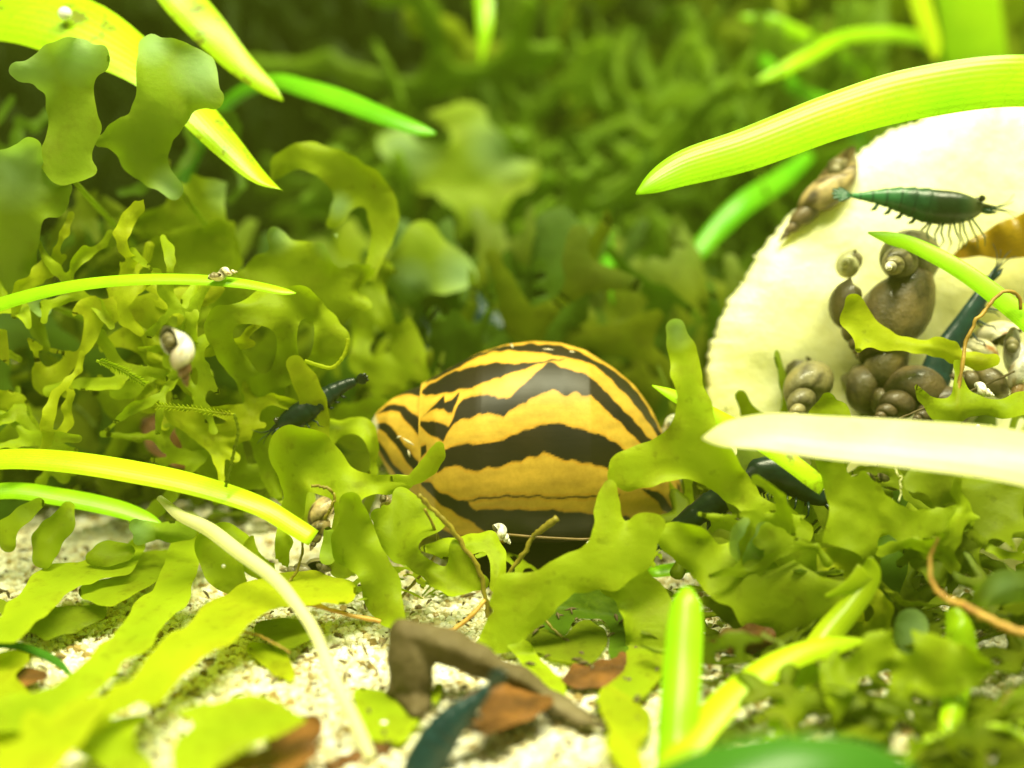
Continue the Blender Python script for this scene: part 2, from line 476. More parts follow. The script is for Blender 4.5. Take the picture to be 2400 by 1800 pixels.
# loose grains, one mass
def ico():
    t = (1+5**0.5)/2
    v = np.array([(-1, t, 0), (1, t, 0), (-1, -t, 0), (1, -t, 0), (0, -1, t), (0, 1, t), (0, -1, -t), (0, 1, -t), (t, 0, -1), (t, 0, 1), (-t, 0, -1), (-t, 0, 1)], float)
    f = np.array([(0, 11, 5), (0, 5, 1), (0, 1, 7), (0, 7, 10), (0, 10, 11), (1, 5, 9), (5, 11, 4), (11, 10, 2), (10, 7, 6), (7, 1, 8), (3, 9, 4), (3, 4, 2), (3, 2, 6), (3, 6, 8), (3, 8, 9), (4, 9, 5), (2, 4, 11), (6, 2, 10), (8, 6, 7), (9, 8, 1)])
    return v/np.linalg.norm(v[0]), f
IV, IF = ico()
def scatter_grains(n, y0, y1, rmin, rmax, seed):
    r = np.random.default_rng(seed)
    px = r.uniform(-60, 2460, n); py = r.uniform(y0, y1, n)
    c = P(px, py, ground_d(py)); c[:, 2] = sand_height(c[:, 0], c[:, 1]) - 0.06
    rad = rmin*(rmax/rmin)**(r.random(n)**2.2)
    sc = rad[:, None]*r.uniform(0.65, 1.3, (n, 3)); sc[:, 2] *= 0.8
    a = r.uniform(0, 2*math.pi, n); ca, sa = np.cos(a), np.sin(a)
    v = IV[None]*(1+r.normal(0, 0.13, (n, 12, 1)))*sc[:, None, :]
    vx = v[..., 0]*ca[:, None]-v[..., 1]*sa[:, None]; vy = v[..., 0]*sa[:, None]+v[..., 1]*ca[:, None]
    v = np.stack([vx, vy, v[..., 2]], -1) + c[:, None, :] + np.array([0, 0, 0.3])*rad[:, None, None]
    f = IF[None]+(np.arange(n)*12)[:, None, None]
    pal = np.array([(0.86, 0.84, 0.66), (0.80, 0.74, 0.50), (0.66, 0.56, 0.30), (0.84, 0.82, 0.74), (0.34, 0.24, 0.08), (0.12, 0.08, 0.03)])
    ci = r.choice(6, n, p=[0.36, 0.25, 0.14, 0.14, 0.07, 0.04])
    col = np.repeat(pal[ci]*r.uniform(0.85, 1.1, (n, 1)), 12, 0)
    return v.reshape(-1, 3), f.reshape(-1, 3), np.clip(col, 0, 0.95)
m, nt, out = new_mat('grain')
pr = N(nt, 'ShaderNodeBsdfPrincipled'); nt.links.new(attr(nt, 'col', 'Color'), pr.inputs['Base Color'])
pr.inputs['Roughness'].default_value = 0.35
nt.links.new(pr.outputs[0], out.inputs[0])
M_GRAIN = m
gv, gf, gc = scatter_grains(52000, 1150, 1840, 0.012, 0.038, 11)
go = build('sand_grains', gv, gf, M_GRAIN, None, {'col': gc}, smooth=False)
tag(go, 'loose pale and brown sand grains lying over the tank bottom', 'sand grains', kind='stuff')

# ---------------------------------------------------------------- zebra snail
OUT = R('E', [(178, 775), (190, 730), (215, 685), (300, 605), (400, 548), (497, 512), (640, 432), (830, 332), (1000, 278), (1170, 258), (1330, 268), (1480, 312),
              (1650, 420), (1780, 530), (1880, 668), (1930, 775), (1965, 870), (2010, 985), (2055, 1120), (2072, 1190), (2072, 1215)])
BOT = R('E', [(178, 790), (190, 860), (225, 945), (300, 1085), (400, 1170), (500, 1290), (590, 1440), (720, 1480), (900, 1490), (1100, 1500), (1300, 1500), (1500, 1480), (1700, 1430), (1850, 1375), (1980, 1320), (2040, 1270), (2068, 1235), (2072, 1220)])
def interp_curve(c, x):
    c = np.array([q[:2] for q in c]); return np.interp(x, c[:, 0], c[:, 1])
def smooth1(a, k=9):
    p = np.pad(a, k, mode='edge'); w = np.hanning(2*k+1); w /= w.sum()
    return np.convolve(p, w, 'valid')
SNAIL_D = 10.15
def shell_loft(x0, x1, nx, na, shrink=1.0, dens_end=True):
    s = np.linspace(0, 1, nx)
    s = 0.5-0.5*np.cos(math.pi*s) if dens_end else s
    xs = x0+(x1-x0)*s
    fine = np.linspace(868.7, 1599.4, 900)
    top = interp_curve(OUT, fine); bot = interp_curve(BOT, fine)
    top2, bot2 = smooth1(top, 12), smooth1(bot, 12)
    # keep the ends shut
    wgt = np.clip(np.minimum((fine-868.7)/40, (1599.4-fine)/40), 0, 1)
    top = top*(1-wgt)+top2*wgt; bot = bot*(1-wgt)+bot2*wgt
    tp = np.interp(xs, fine, top); bt = np.interp(xs, fine, bot)
    cy = 0.5*(tp+bt); h = 0.5*(bt-tp)*shrink
    return xs, cy, h
def pip(px, py, poly):
    poly = np.asarray([q[:2] for q in poly]); x, y = poly[:, 0], poly[:, 1]
    ins = np.zeros(px.shape, bool); j = len(poly)-1
    for i in range(len(poly)):
        c_ = ((y[i] > py) != (y[j] > py)) & (px < (x[j]-x[i])*(py-y[i])/(y[j]-y[i]+1e-12)+x[i])
        ins ^= c_; j = i
    return ins
BANDS = [
    [(520, 500), (640, 430), (740, 372), (850, 332), (1000, 290), (1150, 279), (1300, 287), (1420, 317), (1540, 385), (1650, 442), (1740, 520), (1820, 620), (1880, 730), (1935, 830), (1965, 900), (1925, 870), (1870, 790), (1790, 680), (1700, 575), (1600, 480), (1520, 405), (1460, 385), (1380, 372), (1300, 350), (1150, 327), (1000, 320), (900, 332), (800, 377), (700, 432), (600, 482), (520, 515)],
    [(505, 550), (600, 492), (700, 442), (850, 406), (960, 392), (1060, 402), (1190, 390), (1270, 371), (1390, 374), (1300, 380), (1215, 392), (1110, 430), (1000, 462), (970, 486), (930, 482), (800, 540), (700, 560), (600, 582), (530, 585), (505, 570)],
    [(690, 720), (730, 640), (760, 602), (850, 585), (940, 585), (960, 606), (1000, 604), (1060, 560), (1130, 500), (1180, 450), (1240, 392), (1260, 388), (1310, 415), (1400, 440), (1480, 470), (1550, 530), (1610, 600), (1700, 690), (1780, 770), (1850, 850), (1910, 910), (1885, 926), (1840, 918), (1790, 870), (1720, 800), (1640, 720), (1560, 650), (1490, 585), (1470, 590), (1440, 585), (1420, 570), (1390, 568), (1350, 582), (1270, 548), (1200, 582), (1130, 606), (1120, 622), (1080, 640), (1020, 672), (990, 702), (960, 690), (900, 684), (870, 695), (850, 690), (790, 718), (740, 720), (700, 745), (670, 800), (645, 842), (600, 825), (545, 800), (505, 760), (505, 730), (600, 742), (640, 742), (670, 765)],
    [(505, 720), (540, 690), (600, 622), (640, 590), (650, 627), (690, 610), (725, 570), (738, 568), (690, 690), (668, 690), (640, 657), (600, 655), (560, 680)],
    [(505, 880), (540, 870), (545, 910), (505, 945)],
    [(605, 1030), (620, 950), (660, 890), (740, 862), (860, 860), (1000, 832), (1080, 792), (1180, 755), (1270, 740), (1370, 755), (1480, 790), (1570, 815), (1640, 860), (1700, 910), (1750, 955), (1800, 1020), (1840, 1075), (1760, 1090), (1690, 1060), (1640, 1035), (1600, 1015), (1540, 982), (1450, 966), (1380, 950), (1340, 958), (1310, 945), (1270, 925), (1215, 910), (1170, 932), (1140, 930), (1090, 955), (1030, 962), (970, 992), (900, 988), (835, 1016), (760, 996), (690, 985), (650, 995)],
    [(505, 1085), (570, 1085), (620, 1140), (700, 1170), (780, 1190), (790, 1215), (830, 1236), (1000, 1240), (1200, 1240), (1400, 1255), (1570, 1272), (1700, 1290), (1800, 1345), (1830, 1400), (1600, 1520), (1000, 1520), (990, 1430), (900, 1395), (820, 1330), (700, 1255), (620, 1210), (560, 1150), (505, 1110)],
    [(1790, 1130), (1890, 1143), (1950, 1200), (2000, 1270), (1990, 1310), (1940, 1282), (1890, 1212)],
    [(2020, 1100), (2050, 1130), (2065, 1200), (2050, 1240), (2035, 1180)],
    [(540, 1320), (700, 1410), (880, 1405), (900, 1520), (560, 1520)],
    [(780, 1186), (880, 1166), (1000, 1152), (1300, 1161), (1500, 1158), (1660, 1148), (1660, 1158), (1500, 1169), (1300, 1172), (1000, 1163), (880, 1177), (780, 1195)],
]
SPIRE = [
    [(330, 592), (350, 567), (430, 540), (530, 520), (540, 605), (440, 580), (380, 578)],
    [(212, 705), (270, 652), (340, 635), (400, 650), (450, 690), (530, 725), (530, 840), (470, 800), (430, 750), (370, 690), (310, 682), (260, 688)],
    [(203, 785), (220, 752), (280, 745), (320, 770), (360, 820), (410, 880), (480, 960), (530, 1010), (500, 1060), (460, 1020), (400, 950), (340, 870), (290, 810), (240, 790)],
    [(196, 850), (240, 860), (290, 920), (330, 990), (400, 1060), (420, 1120), (350, 1070), (300, 1000), (250, 930)],
    [(420, 1180), (470, 1250), (540, 1330), (560, 1420), (480, 1300)],
]
def shell_colour(px, py, front, bands, ang, seed):
    n1, n2 = Noise2(seed), Noise2(seed+1)
    wx = px+1.4*n1(px/9, py/9); wy = py+1.8*n2(px/8, py/8)+0.5*n1(px/4, py/4)
    dark = np.zeros(px.shape); near = np.zeros(px.shape)
    offs = [(-0.9, -0.9), (0.9, -0.9), (0, 0), (-0.9, 0.9), (0.9, 0.9), (0, -1.3), (0, 1.3)]
    for b in bands:
        pb = R('E', b)
        acc = sum(pip(wx+ox, wy+oy, pb).astype(float) for ox, oy in offs)/len(offs)
        dark = np.maximum(dark, acc)
        acc = 0.25*sum(pip(wx, wy+oy, pb).astype(float) for oy in (6.5, 4.0, -4.0, -6.0))
        near = np.maximum(near, acc)
    stripe = np.clip(0.5+3*np.sin(ang*7.5+0.5*n1(px/60, ang*2)), 0, 1)
    dark = np.where(front, dark, stripe)[..., None]
    near = np.where(front, np.clip(near*1.6, 0, 1), 0)[..., None]*(1-dark)
    orange = np.array([0.60, 0.375, 0.045]); brown = np.array([0.017, 0.0105, 0.0035]); amber = np.array([0.50, 0.22, 0.012])
    g = 1+0.10*n1(px/45, py/9)[..., None]+0.06*n2(px/12, py/4)[..., None]
    col = orange*g*(1-near)+(orange*g*0.35+amber*0.75)*near
    col = col*(1-dark)+brown*(1+0.25*n2(px/30, py/30)[..., None])*dark
    return np.clip(col, 0.004, 0.9)

m, nt, out = new_mat('zebra_shell')
pr = N(nt, 'ShaderNodeBsdfPrincipled')
scr = ramp(nt, noise(nt, 30, 4, rough=0.7), [(0.3, (0.88, 0.86, 0.8)), (0.6, (1, 1, 1))])
nt.links.new(mix(nt, 1.0, attr(nt, 'col', 'Color'), scr, 'MULTIPLY'), pr.inputs['Base Color'])
rr = ramp(nt, noise(nt, 3, 3), [(0.3, (0.42, 0.42, 0.42)), (0.7, (0.58, 0.58, 0.58))])
nt.links.new(rr, pr.inputs['Roughness']); pr.inputs['Specular IOR Level'].default_value = 0.25
pr.inputs['Coat Weight'].default_value = 0.15; pr.inputs['Coat Roughness'].default_value = 0.35
tc = N(nt, 'ShaderNodeTexCoord'); mp = N(nt, 'ShaderNodeMapping'); mp.inputs['Scale'].default_value = (5, 60, 60)
nt.links.new(tc.outputs['Object'], mp.inputs['Vector'])
gl = N(nt, 'ShaderNodeTexNoise'); gl.inputs['Scale'].default_value = 1/S*0.5; gl.inputs['Detail'].default_value = 3
nt.links.new(mp.outputs[0], gl.inputs['Vector'])
nt.links.new(bump(nt, gl.outputs['Fac'], 0.10, 0.012), pr.inputs['Normal'])
nt.links.new(pr.outputs[0], out.inputs[0])
M_SHELL = m

base = P(1290, 1320, ground_d(1320)); base[2] = 0
snail = empty('zebra_snail', base, 'yellow and black striped round snail amid the green fronds', 'snail')
def whorl(name, x0, x1, nx, na, shrink, bands, depth, seed, lip=0.0, half=False):
    xs, cy, h = shell_loft(x0, x1, nx, na, shrink)
    if lip:
        e = np.clip((xs-x0)/14.0, 0, 1); h = h*(1-lip*(1-np.sqrt(1-(1-e)**2)))
    a = np.linspace(0, 2*math.pi, na, endpoint=False)
    A = a[None, :]; H = h[:, None]
    up = np.cos(A); fw = np.sin(A)             # fw < 0 is toward the viewer
    dep = depth*np.minimum(h, 225)[:, None]*K*SNAIL_D
    # a fuller underside near the aperture
    py = cy[:, None]-H*np.sign(up)*np.abs(up)**0.94
    d = SNAIL_D + dep*np.sign(fw)*np.abs(fw)**0.9
    px = np.repeat(xs[:, None], na, 1)
    # pull pixels about the centre so that nearer points do not bulge past the outline
    v = P(1200+(px-1200)*(SNAIL_D/ d), 900+(py-900)*(SNAIL_D/d), d)
    front = np.repeat(fw <= 0.02, nx, 0)
    ang = np.repeat(A, nx, 0)
    col = shell_colour(px, py, front, bands, ang, seed)
    f = grid_faces(nx, na, True)+[tuple(range(na)), tuple((nx-1)*na+j for j in range(na))[::-1]]
    return v.reshape(-1, 3), f, col.reshape(-1, 3)
v, f, ccol = whorl('body', 990, 1599.3, 300, 420, 1.0, BANDS, 0.98, 31, lip=0.0)
v[:, 2] = np.maximum(v[:, 2], 0.02)
build('body_whorl', v, f, M_SHELL, snail, {'col': ccol})
v, f, ccol = whorl('spire', 868.8, 1030, 110, 260, 0.965, SPIRE, 0.92, 37)
tipw = np.clip(1-(np.hypot((v[:, 0]-P(870, 985, SNAIL_D)[0]), (v[:, 2]-P(870, 985, SNAIL_D)[2]))/0.075), 0, 1)[:, None]
ccol = ccol*(1-np.minimum(1, tipw*2.2))+np.array([0.80, 0.74, 0.55])*np.minimum(1, tipw*2.2)
build('spire', v, f, M_SHELL, snail, {'col': ccol})
M_FOOT = solid_mat('snail_foot', [(0.3, (0.006, 0.004, 0.002)), (0.7, (0.016, 0.011, 0.005))], 4, 0.8, 0.03, 0.4, 0.02)
# the dark foot spread under the shell
nu, nv = 24, 36
fv = []
for i in range(nu):
    t = i/(nu-1)
    prof = math.sqrt(max(0, 1-(2*t-1)**2))
    zc = -0.05+0.50*t
    for j in range(nv):
        a = 2*math.pi*j/nv
        spread = 1.0+0.10*math.sin(5*a)+0.12*(1-t)
        cx = P(1300, 1300, SNAIL_D)[0]; cyw = P(1300, 1300, SNAIL_D)[1]
        rr_ = (0.35+0.65*(1-t**3))*spread
        fv.append((cx+0.92*rr_*math.cos(a)*0.68, cyw+0.10+0.42*rr_*math.sin(a), zc))
f = grid_faces(nu, nv, True)+[tuple(range(nv)), tuple((nu-1)*nv+j for j in range(nv))[::-1]]
build('foot', np.array(fv), f, M_FOOT, snail)
M_LIP = solid_mat('shell_lip', [(0.3, (0.10, 0.06, 0.012)), (0.7, (0.24, 0.15, 0.03))], 5, 0.35)
lp = R('E', [(880, 1415, 0), (1000, 1432), (1150, 1445), (1300, 1455), (1450, 1462), (1560, 1458)])
lp = np.array([q[:2] for q in lp]); lv, lf = tube(P(lp[:, 0], lp[:, 1], np.full(len(lp), 9.50)), np.full(len(lp), 0.008), 6)
build('shell_lip', lv, lf, M_LIP, snail)
# pale scrapes on the shell
M_SCRAPE = solid_mat('scrape', [(0.3, (0.5, 0.42, 0.25)), (0.7, (0.7, 0.64, 0.45))], 9, 0.4)
def on_shell(ex, ey):
    px, py = R('E', [(ex, ey)])[0][:2]
    xs, cy, h = shell_loft(868.8, 1599.3, 400, 10)
    c_, h_ = np.interp(px, xs, cy), np.interp(px, xs, h)
    up = np.clip((c_-py)/h_, -1, 1)
    d = SNAIL_D-0.98*min(h_, 225)*K*SNAIL_D*math.sqrt(max(0, 1-up*up))**0.9
    return 1200+(px-1200)*SNAIL_D/d, 900+(py-900)*SNAIL_D/d, d
for ex, ey, L, an in ((1035, 290, 16, 1.1), (1250, 316, 34, 0.08), (1392, 330, 18, 0.1), (435, 925, 22, 1.3), (430, 855, 40, 0.5), (372, 830, 14, -0.4)):
    pts = []
    for s_ in (-1, 0, 1):
        px, py, d = on_shell(ex+s_*L*math.cos(an), ey+s_*L*math.sin(an)); pts.append(P(px, py, d-0.004))
    vv, ff = tube(np.array(pts), [0.004, 0.010, 0.003], 5)
    build('scrape', vv, ff, M_SCRAPE, snail)

# ---------------------------------------------------------------- slice of courgette leaning behind the leaves
ZC = (2300, 800)
def zuc_d(py): return 9.95+(1350-np.asarray(py, float))/1000*0.55
zo = [(2400, 232), (2250, 254), (2150, 288), (2062, 322), (2005, 368), (1930, 432), (1860, 500), (1795, 575), (1768, 622), (1722, 690), (1682, 758), (1664, 825), (1657, 900),
      (1657, 980), (1668, 1060), (1690, 1140), (1725, 1205), (1800, 1275), (1920, 1330), (2100, 1350), (2350, 1350), (2600, 1280), (2800, 1130), (2900, 900), (2880, 650), (2760, 420), (2580, 280)]
zp = np.array(zo, float); ang = np.arctan2(zp[:, 1]-ZC[1], zp[:, 0]-ZC[0]); rad = np.hypot(zp[:, 0]-ZC[0], zp[:, 1]-ZC[1])
o_ = np.argsort(ang); ang, rad = ang[o_], rad[o_]
nA = 360
aa = np.linspace(-math.pi, math.pi, nA, endpoint=False)
ra = np.interp(aa, np.concatenate([ang-2*math.pi, ang, ang+2*math.pi]), np.concatenate([rad, rad, rad]))
rz = np.random.default_rng(3)
ra = ra+rz.normal(0, 2.2, nA)+4*np.sin(aa*31)*rz.random(nA)
rings = [0.03, 0.12, 0.22, 0.32, 0.42, 0.52, 0.62, 0.72, 0.80, 0.87, 0.92, 0.955, 0.98, 0.995]
nzz = Noise2(77)
rows = []
for fr in rings:
    px = ZC[0]+ra*fr*np.cos(aa); py = ZC[1]+ra*fr*np.sin(aa)
    dd = zuc_d(py)+0.05*nzz(px/140, py/140)+0.02*nzz(px/35, py/35)+0.10*max(0, (fr-0.86)/0.14)**2+0.10*(1-fr)**2
    rows.append(P(px, py, dd))
for fr, off in ((1.0, 0.22), (1.004, 0.45), (0.995, 0.70), (0.95, 0.80), (0.5, 0.85), (0.03, 0.85)):
    px = ZC[0]+ra*fr*np.cos(aa); py = ZC[1]+ra*fr*np.sin(aa)
    rows.append(P(px, py, zuc_d(py)+off))
zv = np.concatenate(rows); zf = grid_faces(len(rows), nA, True)+[tuple(range(nA)), tuple((len(rows)-1)*nA+j for j in range(nA))[::-1]]
m, nt, out = new_mat('courgette_flesh')
c1 = ramp(nt, noise(nt, 0.8, 4), [(0.32, (0.86, 0.84, 0.34)), (0.62, (0.93, 0.93, 0.62))])
c1 = mix(nt, math_n(nt, 'MULTIPLY', ramp(nt, noise(nt, 6, 5, rough=0.7), [(0.5, (0, 0, 0)), (0.75, (1, 1, 1))]), 0.35), c1, (0.80, 0.74, 0.22))
pr = N(nt, 'ShaderNodeBsdfPrincipled'); nt.links.new(c1, pr.inputs['Base Color']); pr.inputs['Roughness'].default_value = 0.45
pr.inputs['Subsurface Weight'].default_value = 0.35; pr.inputs['Subsurface Radius'].default_value = (0.004, 0.004, 0.002); pr.inputs['Subsurface Scale'].default_value = 0.5
nt.links.new(bump(nt, noise(nt, 7, 5), 0.5, 0.04), pr.inputs['Normal']); nt.links.new(pr.outputs[0], out.inputs[0])
M_FLESH = m
rings_n = len(rings)
zroot = empty('courgette_slice', P(2300, 1350, 10.2)*np.array([1, 1, 0]), 'thick pale yellow courgette slice that the brown snails graze on', 'vegetable')
build('flesh', zv, zf, M_FLESH, zroot)
# frayed fibres along the peeled edge
fib = []
for i in range(0, nA, 1):
    if rz.random() < 0.75:
        a_ = aa[i]+rz.normal(0, 0.006); r_ = ra[i]
        p0x, p0y = ZC[0]+r_*0.985*math.cos(a_), ZC[1]+r_*0.985*math.sin(a_)
        L = rz.uniform(2, 8)*(1.6 if rz.random() < 0.1 else 1); b_ = a_+rz.normal(0, 0.7)
        d_ = float(zuc_d(p0y))+0.10+rz.uniform(0, 0.12)
        pts = np.array([P(p0x, p0y, d_), P(p0x+L*0.9*math.cos(b_), p0y+L*0.9*math.sin(b_), d_-0.01), P(p0x+L*1.5*math.cos(b_+0.5), p0y+L*1.5*math.sin(b_+0.5), d_)])
        fib.append(tube(pts, [0.012, 0.008, 0.003], 4))
fv_, ff_ = join(fib)
fo = build('frayed_edge', fv_, ff_, M_FLESH, zroot); fo['kind'] = 'stuff'
# ---------------------------------------------------------------- strap leaves
def gd(py): return float(ground_d(py))
GL = 'strap leaves growing from the sand'
leaf('strap_leaf', 'yellow mottled strap leaf with brown specks passing behind two pale fronds', [(-620, 1250, 90, 11.0), (-560, 500, 120, 10.7), (-250, 60, 130, 10.4), (0, 22, 130, 10.2), (180, 62, 145, 10.1), (330, 145, 108, 10.0), (450, 250, 86, 9.9), (540, 345, 62, 9.8), (615, 425, 36, 9.75), (664, 453, 5, 9.7)], L_MOTTLE, tilt=35, wave=0.02, group=GL)
leaf('strap_leaf', 'bright green leaf with a reddish stripe, tip above the green finger-like leaf', [(-700, 1150, 60, 12.0), (-500, 300, 80, 11.6), (0, -260, 90, 11.0), (300, -190, 95, 10.7), (416, -18, 92, 10.6), (488, 65, 84, 10.5), (560, 145, 62, 10.45), (633, 210, 34, 10.4), (664, 237, 4, 10.4)], L_MOTTLE, tilt=18, group=GL)
leaf('strap_leaf', 'vivid green narrow leaf with a pale brownish tip over dark water', [(420, 760, 30, 14.4), (430, 420, 32, 13.0), (540, 235, 30, 12.2), (640, 190, 34, 11.7), (720, 207, 42, 11.4), (800, 232, 46, 11.2), (900, 272, 40, 11.0), (990, 305, 26, 10.9), (1022, 313, 6, 10.9)], L_GREEN, tilt=30, group=GL)
leaf('strap_leaf', 'broad arching lime leaf over the courgette slice', [(1490, 455, 5, 9.1), (1530, 430, 48, 9.1), (1600, 394, 82, 9.15), (1745, 349, 100, 9.2), (1960, 268, 110, 9.3), (2140, 217, 120, 9.4), (2400, 186, 120, 9.5), (2700, 230, 120, 9.8), (2920, 520, 110, 10.2), (3000, 1300, 90, 10.2)], L_LIME, tilt=22, n=80, group=GL)
leaf('strap_leaf', 'thin lime leaf with a tiny snail sitting on it', [(-520, 1330, 24, 10.1), (-420, 1000, 30, 9.9), (-200, 790, 31, 9.7), (0, 712, 31, 9.5), (145, 674, 28, 9.42), (290, 656, 26, 9.35), (452, 654, 25, 9.3), (578, 665, 22, 9.25), (669, 683, 15, 9.2), (694, 687, 3, 9.2)], L_LIME, tilt=38, group=GL)
leaf('strap_leaf', 'arched yellow-green leaf with a snapped blunt end', [(-430, 1430, 40, 9.3), (-360, 1250, 44, 9.4), (-200, 1110, 46, 9.35), (0, 1075, 47, 9.25), (145, 1079, 51, 9.2), (325, 1106, 53, 9.15), (470, 1138, 51, 9.1), (615, 1187, 47, 9.05), (690, 1232, 46, 9.05), (736, 1260, 42, 9.05)], L_YELLOW, tilt=35, group=GL)
leaf('strap_leaf', 'bright green leaf lying under the arched snapped leaf', [(-400, 1440, 32, 9.3), (-250, 1230, 34, 9.6), (0, 1150, 38, 9.7), (145, 1164, 42, 9.7), (290, 1195, 40, 9.68), (350, 1218, 30, 9.66), (378, 1230, 10, 9.66)], L_LIME, tilt=30, group=GL)
leaf('stalk', 'bleached thin stalk bending down to the sand beside the twig', [(372, 1163, 14, 9.25), (420, 1203, 27, 9.1), (488, 1236, 34, 9.0), (560, 1290, 34, 8.85), (651, 1359, 31, 8.65), (698, 1417, 28, 8.5), (735, 1471, 28, 8.35), (767, 1543, 28, 8.15), (800, 1620, 28, 7.95), (835, 1690, 30, 7.8), (872, 1775, 28, 7.6)], L_PALE, tilt=20, bow=0.25, cat='stalk')
leaf('strap_leaf', 'cream-white strap leaf, glare put into its colour, lying across the courgette slice', [(1645, 1027, 5, 8.35), (1690, 1016, 52, 8.3), (1800, 1006, 86, 8.25), (1925, 1017, 99, 8.2), (2142, 1034, 112, 8.1), (2400, 1066, 124, 8.0), (2650, 1150, 112, 7.9), (2850, 1400, 100, 7.8), (2900, 1720, 90, 7.7)], L_PALE, tilt=46, group=GL)
leaf('strap_leaf', 'narrow green leaf crossing the cluster of brown snails', [(2034, 545, 5, 9.75), (2080, 556, 28, 9.72), (2142, 574, 36, 9.7), (2251, 631, 42, 9.6), (2341, 696, 46, 9.5), (2430, 770, 50, 9.4), (2600, 950, 50, 9.2), (2700, 1420, 46, 9.3)], L_LIME, tilt=24, group=GL)
leaf('strap_leaf', 'upright vivid green leaf with a rounded tip standing in the sand', [(1610, 1376, 26, 8.1), (1607, 1400, 62, 8.05), (1604, 1450, 82, 7.98), (1597, 1550, 90, 7.85), (1590, 1650, 93, 7.7), (1585, 1760, 95, 7.55), (1583, 1860, 92, 7.35)], L_LIME, tilt=8, bow=0.18, group=GL)
leaf('strap_leaf', 'yellow-green leaf curving away behind the upright vivid leaf, darker toward its tip', [(1520, 1880, 76, 7.2), (1600, 1766, 72, 7.5), (1690, 1654, 72, 7.75), (1781, 1580, 64, 7.95), (1871, 1533, 54, 8.1), (1962, 1510, 42, 8.2), (2032, 1500, 6, 8.25)], L_YELLOW, tilt=25, group=GL)
fold = empty('strap_leaf', P(1800, 1760, gd(1760)), 'folded yellow leaf with lengthwise ribs poking out of the sand', 'leaf', GL)
leaf('blade', '', [(2040, 1306, 10, 8.5), (2040, 1335, 46, 8.5), (2030, 1368, 54, 8.48), (1990, 1425, 58, 8.42), (1936, 1490, 66, 8.35), (1900, 1550, 66, 8.25), (1868, 1634, 74, 8.1), (1824, 1716, 64, 7.9), (1795, 1790, 56, 7.6)], L_YELLOW, tilt=6, bow=0.2, parent=fold)
leaf('folded_tip', '', [(2030, 1340, 50, 8.47), (2005, 1366, 40, 8.45), (1975, 1382, 24, 8.45), (1934, 1398, 9, 8.45)], L_YELLOW, tilt=-20, parent=fold, n=20)
leaf('strap_leaf', 'dark green wide leaf low over the sand, out of focus', [(1380, 2050, 70, 6.6), (1470, 1900, 95, 6.5), (1620, 1815, 105, 6.4), (1780, 1778, 112, 6.35), (1930, 1772, 108, 6.4), (2060, 1782, 84, 6.5), (2150, 1800, 10, 6.6)], L_DEEP, tilt=40, group=GL)
leaf('strap_leaf', 'ragged yellow ribbed leaf standing behind the rust-coloured root', [(2232, 1425, 34, 8.25), (2248, 1470, 62, 8.2), (2258, 1530, 68, 8.12), (2250, 1590, 62, 8.05), (2238, 1650, 58, 7.9), (2228, 1720, 55, 7.75), (2222, 1820, 52, 7.45)], L_MOTTLE, tilt=5, bow=0.2, wave=0.02, group=GL)
leaf('strap_leaf', 'pointed green leaf standing upright behind the striped snail', [(1428, 540, 4, 12.2), (1425, 600, 30, 12.2), (1414, 700, 54, 12.1), (1400, 800, 62, 12.0), (1388, 900, 62, 11.9), (1378, 1060, 56, 12.3), (1372, 1120, 50, 12.2)], L_GREEN, tilt=8, bow=0.25, group=GL)
leaf('strap_leaf', 'bright leaf with dotted edge slanting down between snail and courgette', [(1528, 903, 4, 9.5), (1580, 926, 28, 9.42), (1680, 976, 36, 9.22), (1760, 1021, 40, 9.05), (1850, 1080, 43, 8.95), (1905, 1122, 42, 8.92), (1932, 1143, 38, 8.92)], L_MOTTLE, tilt=24, group=GL)
leaf('strap_leaf', 'short flat leaf scrap lying in front of the snail, end cut off', [(1478, 1343, 18, 9.75), (1540, 1338, 28, 9.7), (1620, 1326, 28, 9.7), (1692, 1313, 18, 9.7)], L_LIME, tilt=35, n=24, group=GL)
leaf('dead_leaf', 'amber dying leaf stuck to the courgette under the green shrimp', [(2233, 601, 5, 10.25), (2290, 580, 46, 10.2), (2350, 564, 82, 10.15), (2420, 545, 104, 10.1), (2520, 520, 90, 10.1), (2640, 520, 20, 10.2)], L_AMBER, tilt=10, wave=0.05)
leaf('strap_leaf', 'thin dark green blade lying on the sand', [(-90, 1540, 14, 8.6), (0, 1511, 15, 8.72), (72, 1522, 18, 8.65), (137, 1554, 18, 8.5), (174, 1592, 4, 8.38)], L_DEEP, tilt=15, n=30, group=GL)
leaf('stalk', 'kinked yellow stem low over the sand near the ragged ribbed leaf', [(2120, 1800, 14, 7.35), (2140, 1757, 20, 7.4), (2233, 1717, 22, 7.45), (2341, 1703, 18, 7.45), (2400, 1728, 18, 7.4), (2460, 1800, 18, 7.3)], L_YELLOW, tilt=10, bow=0.3, cat='stalk')
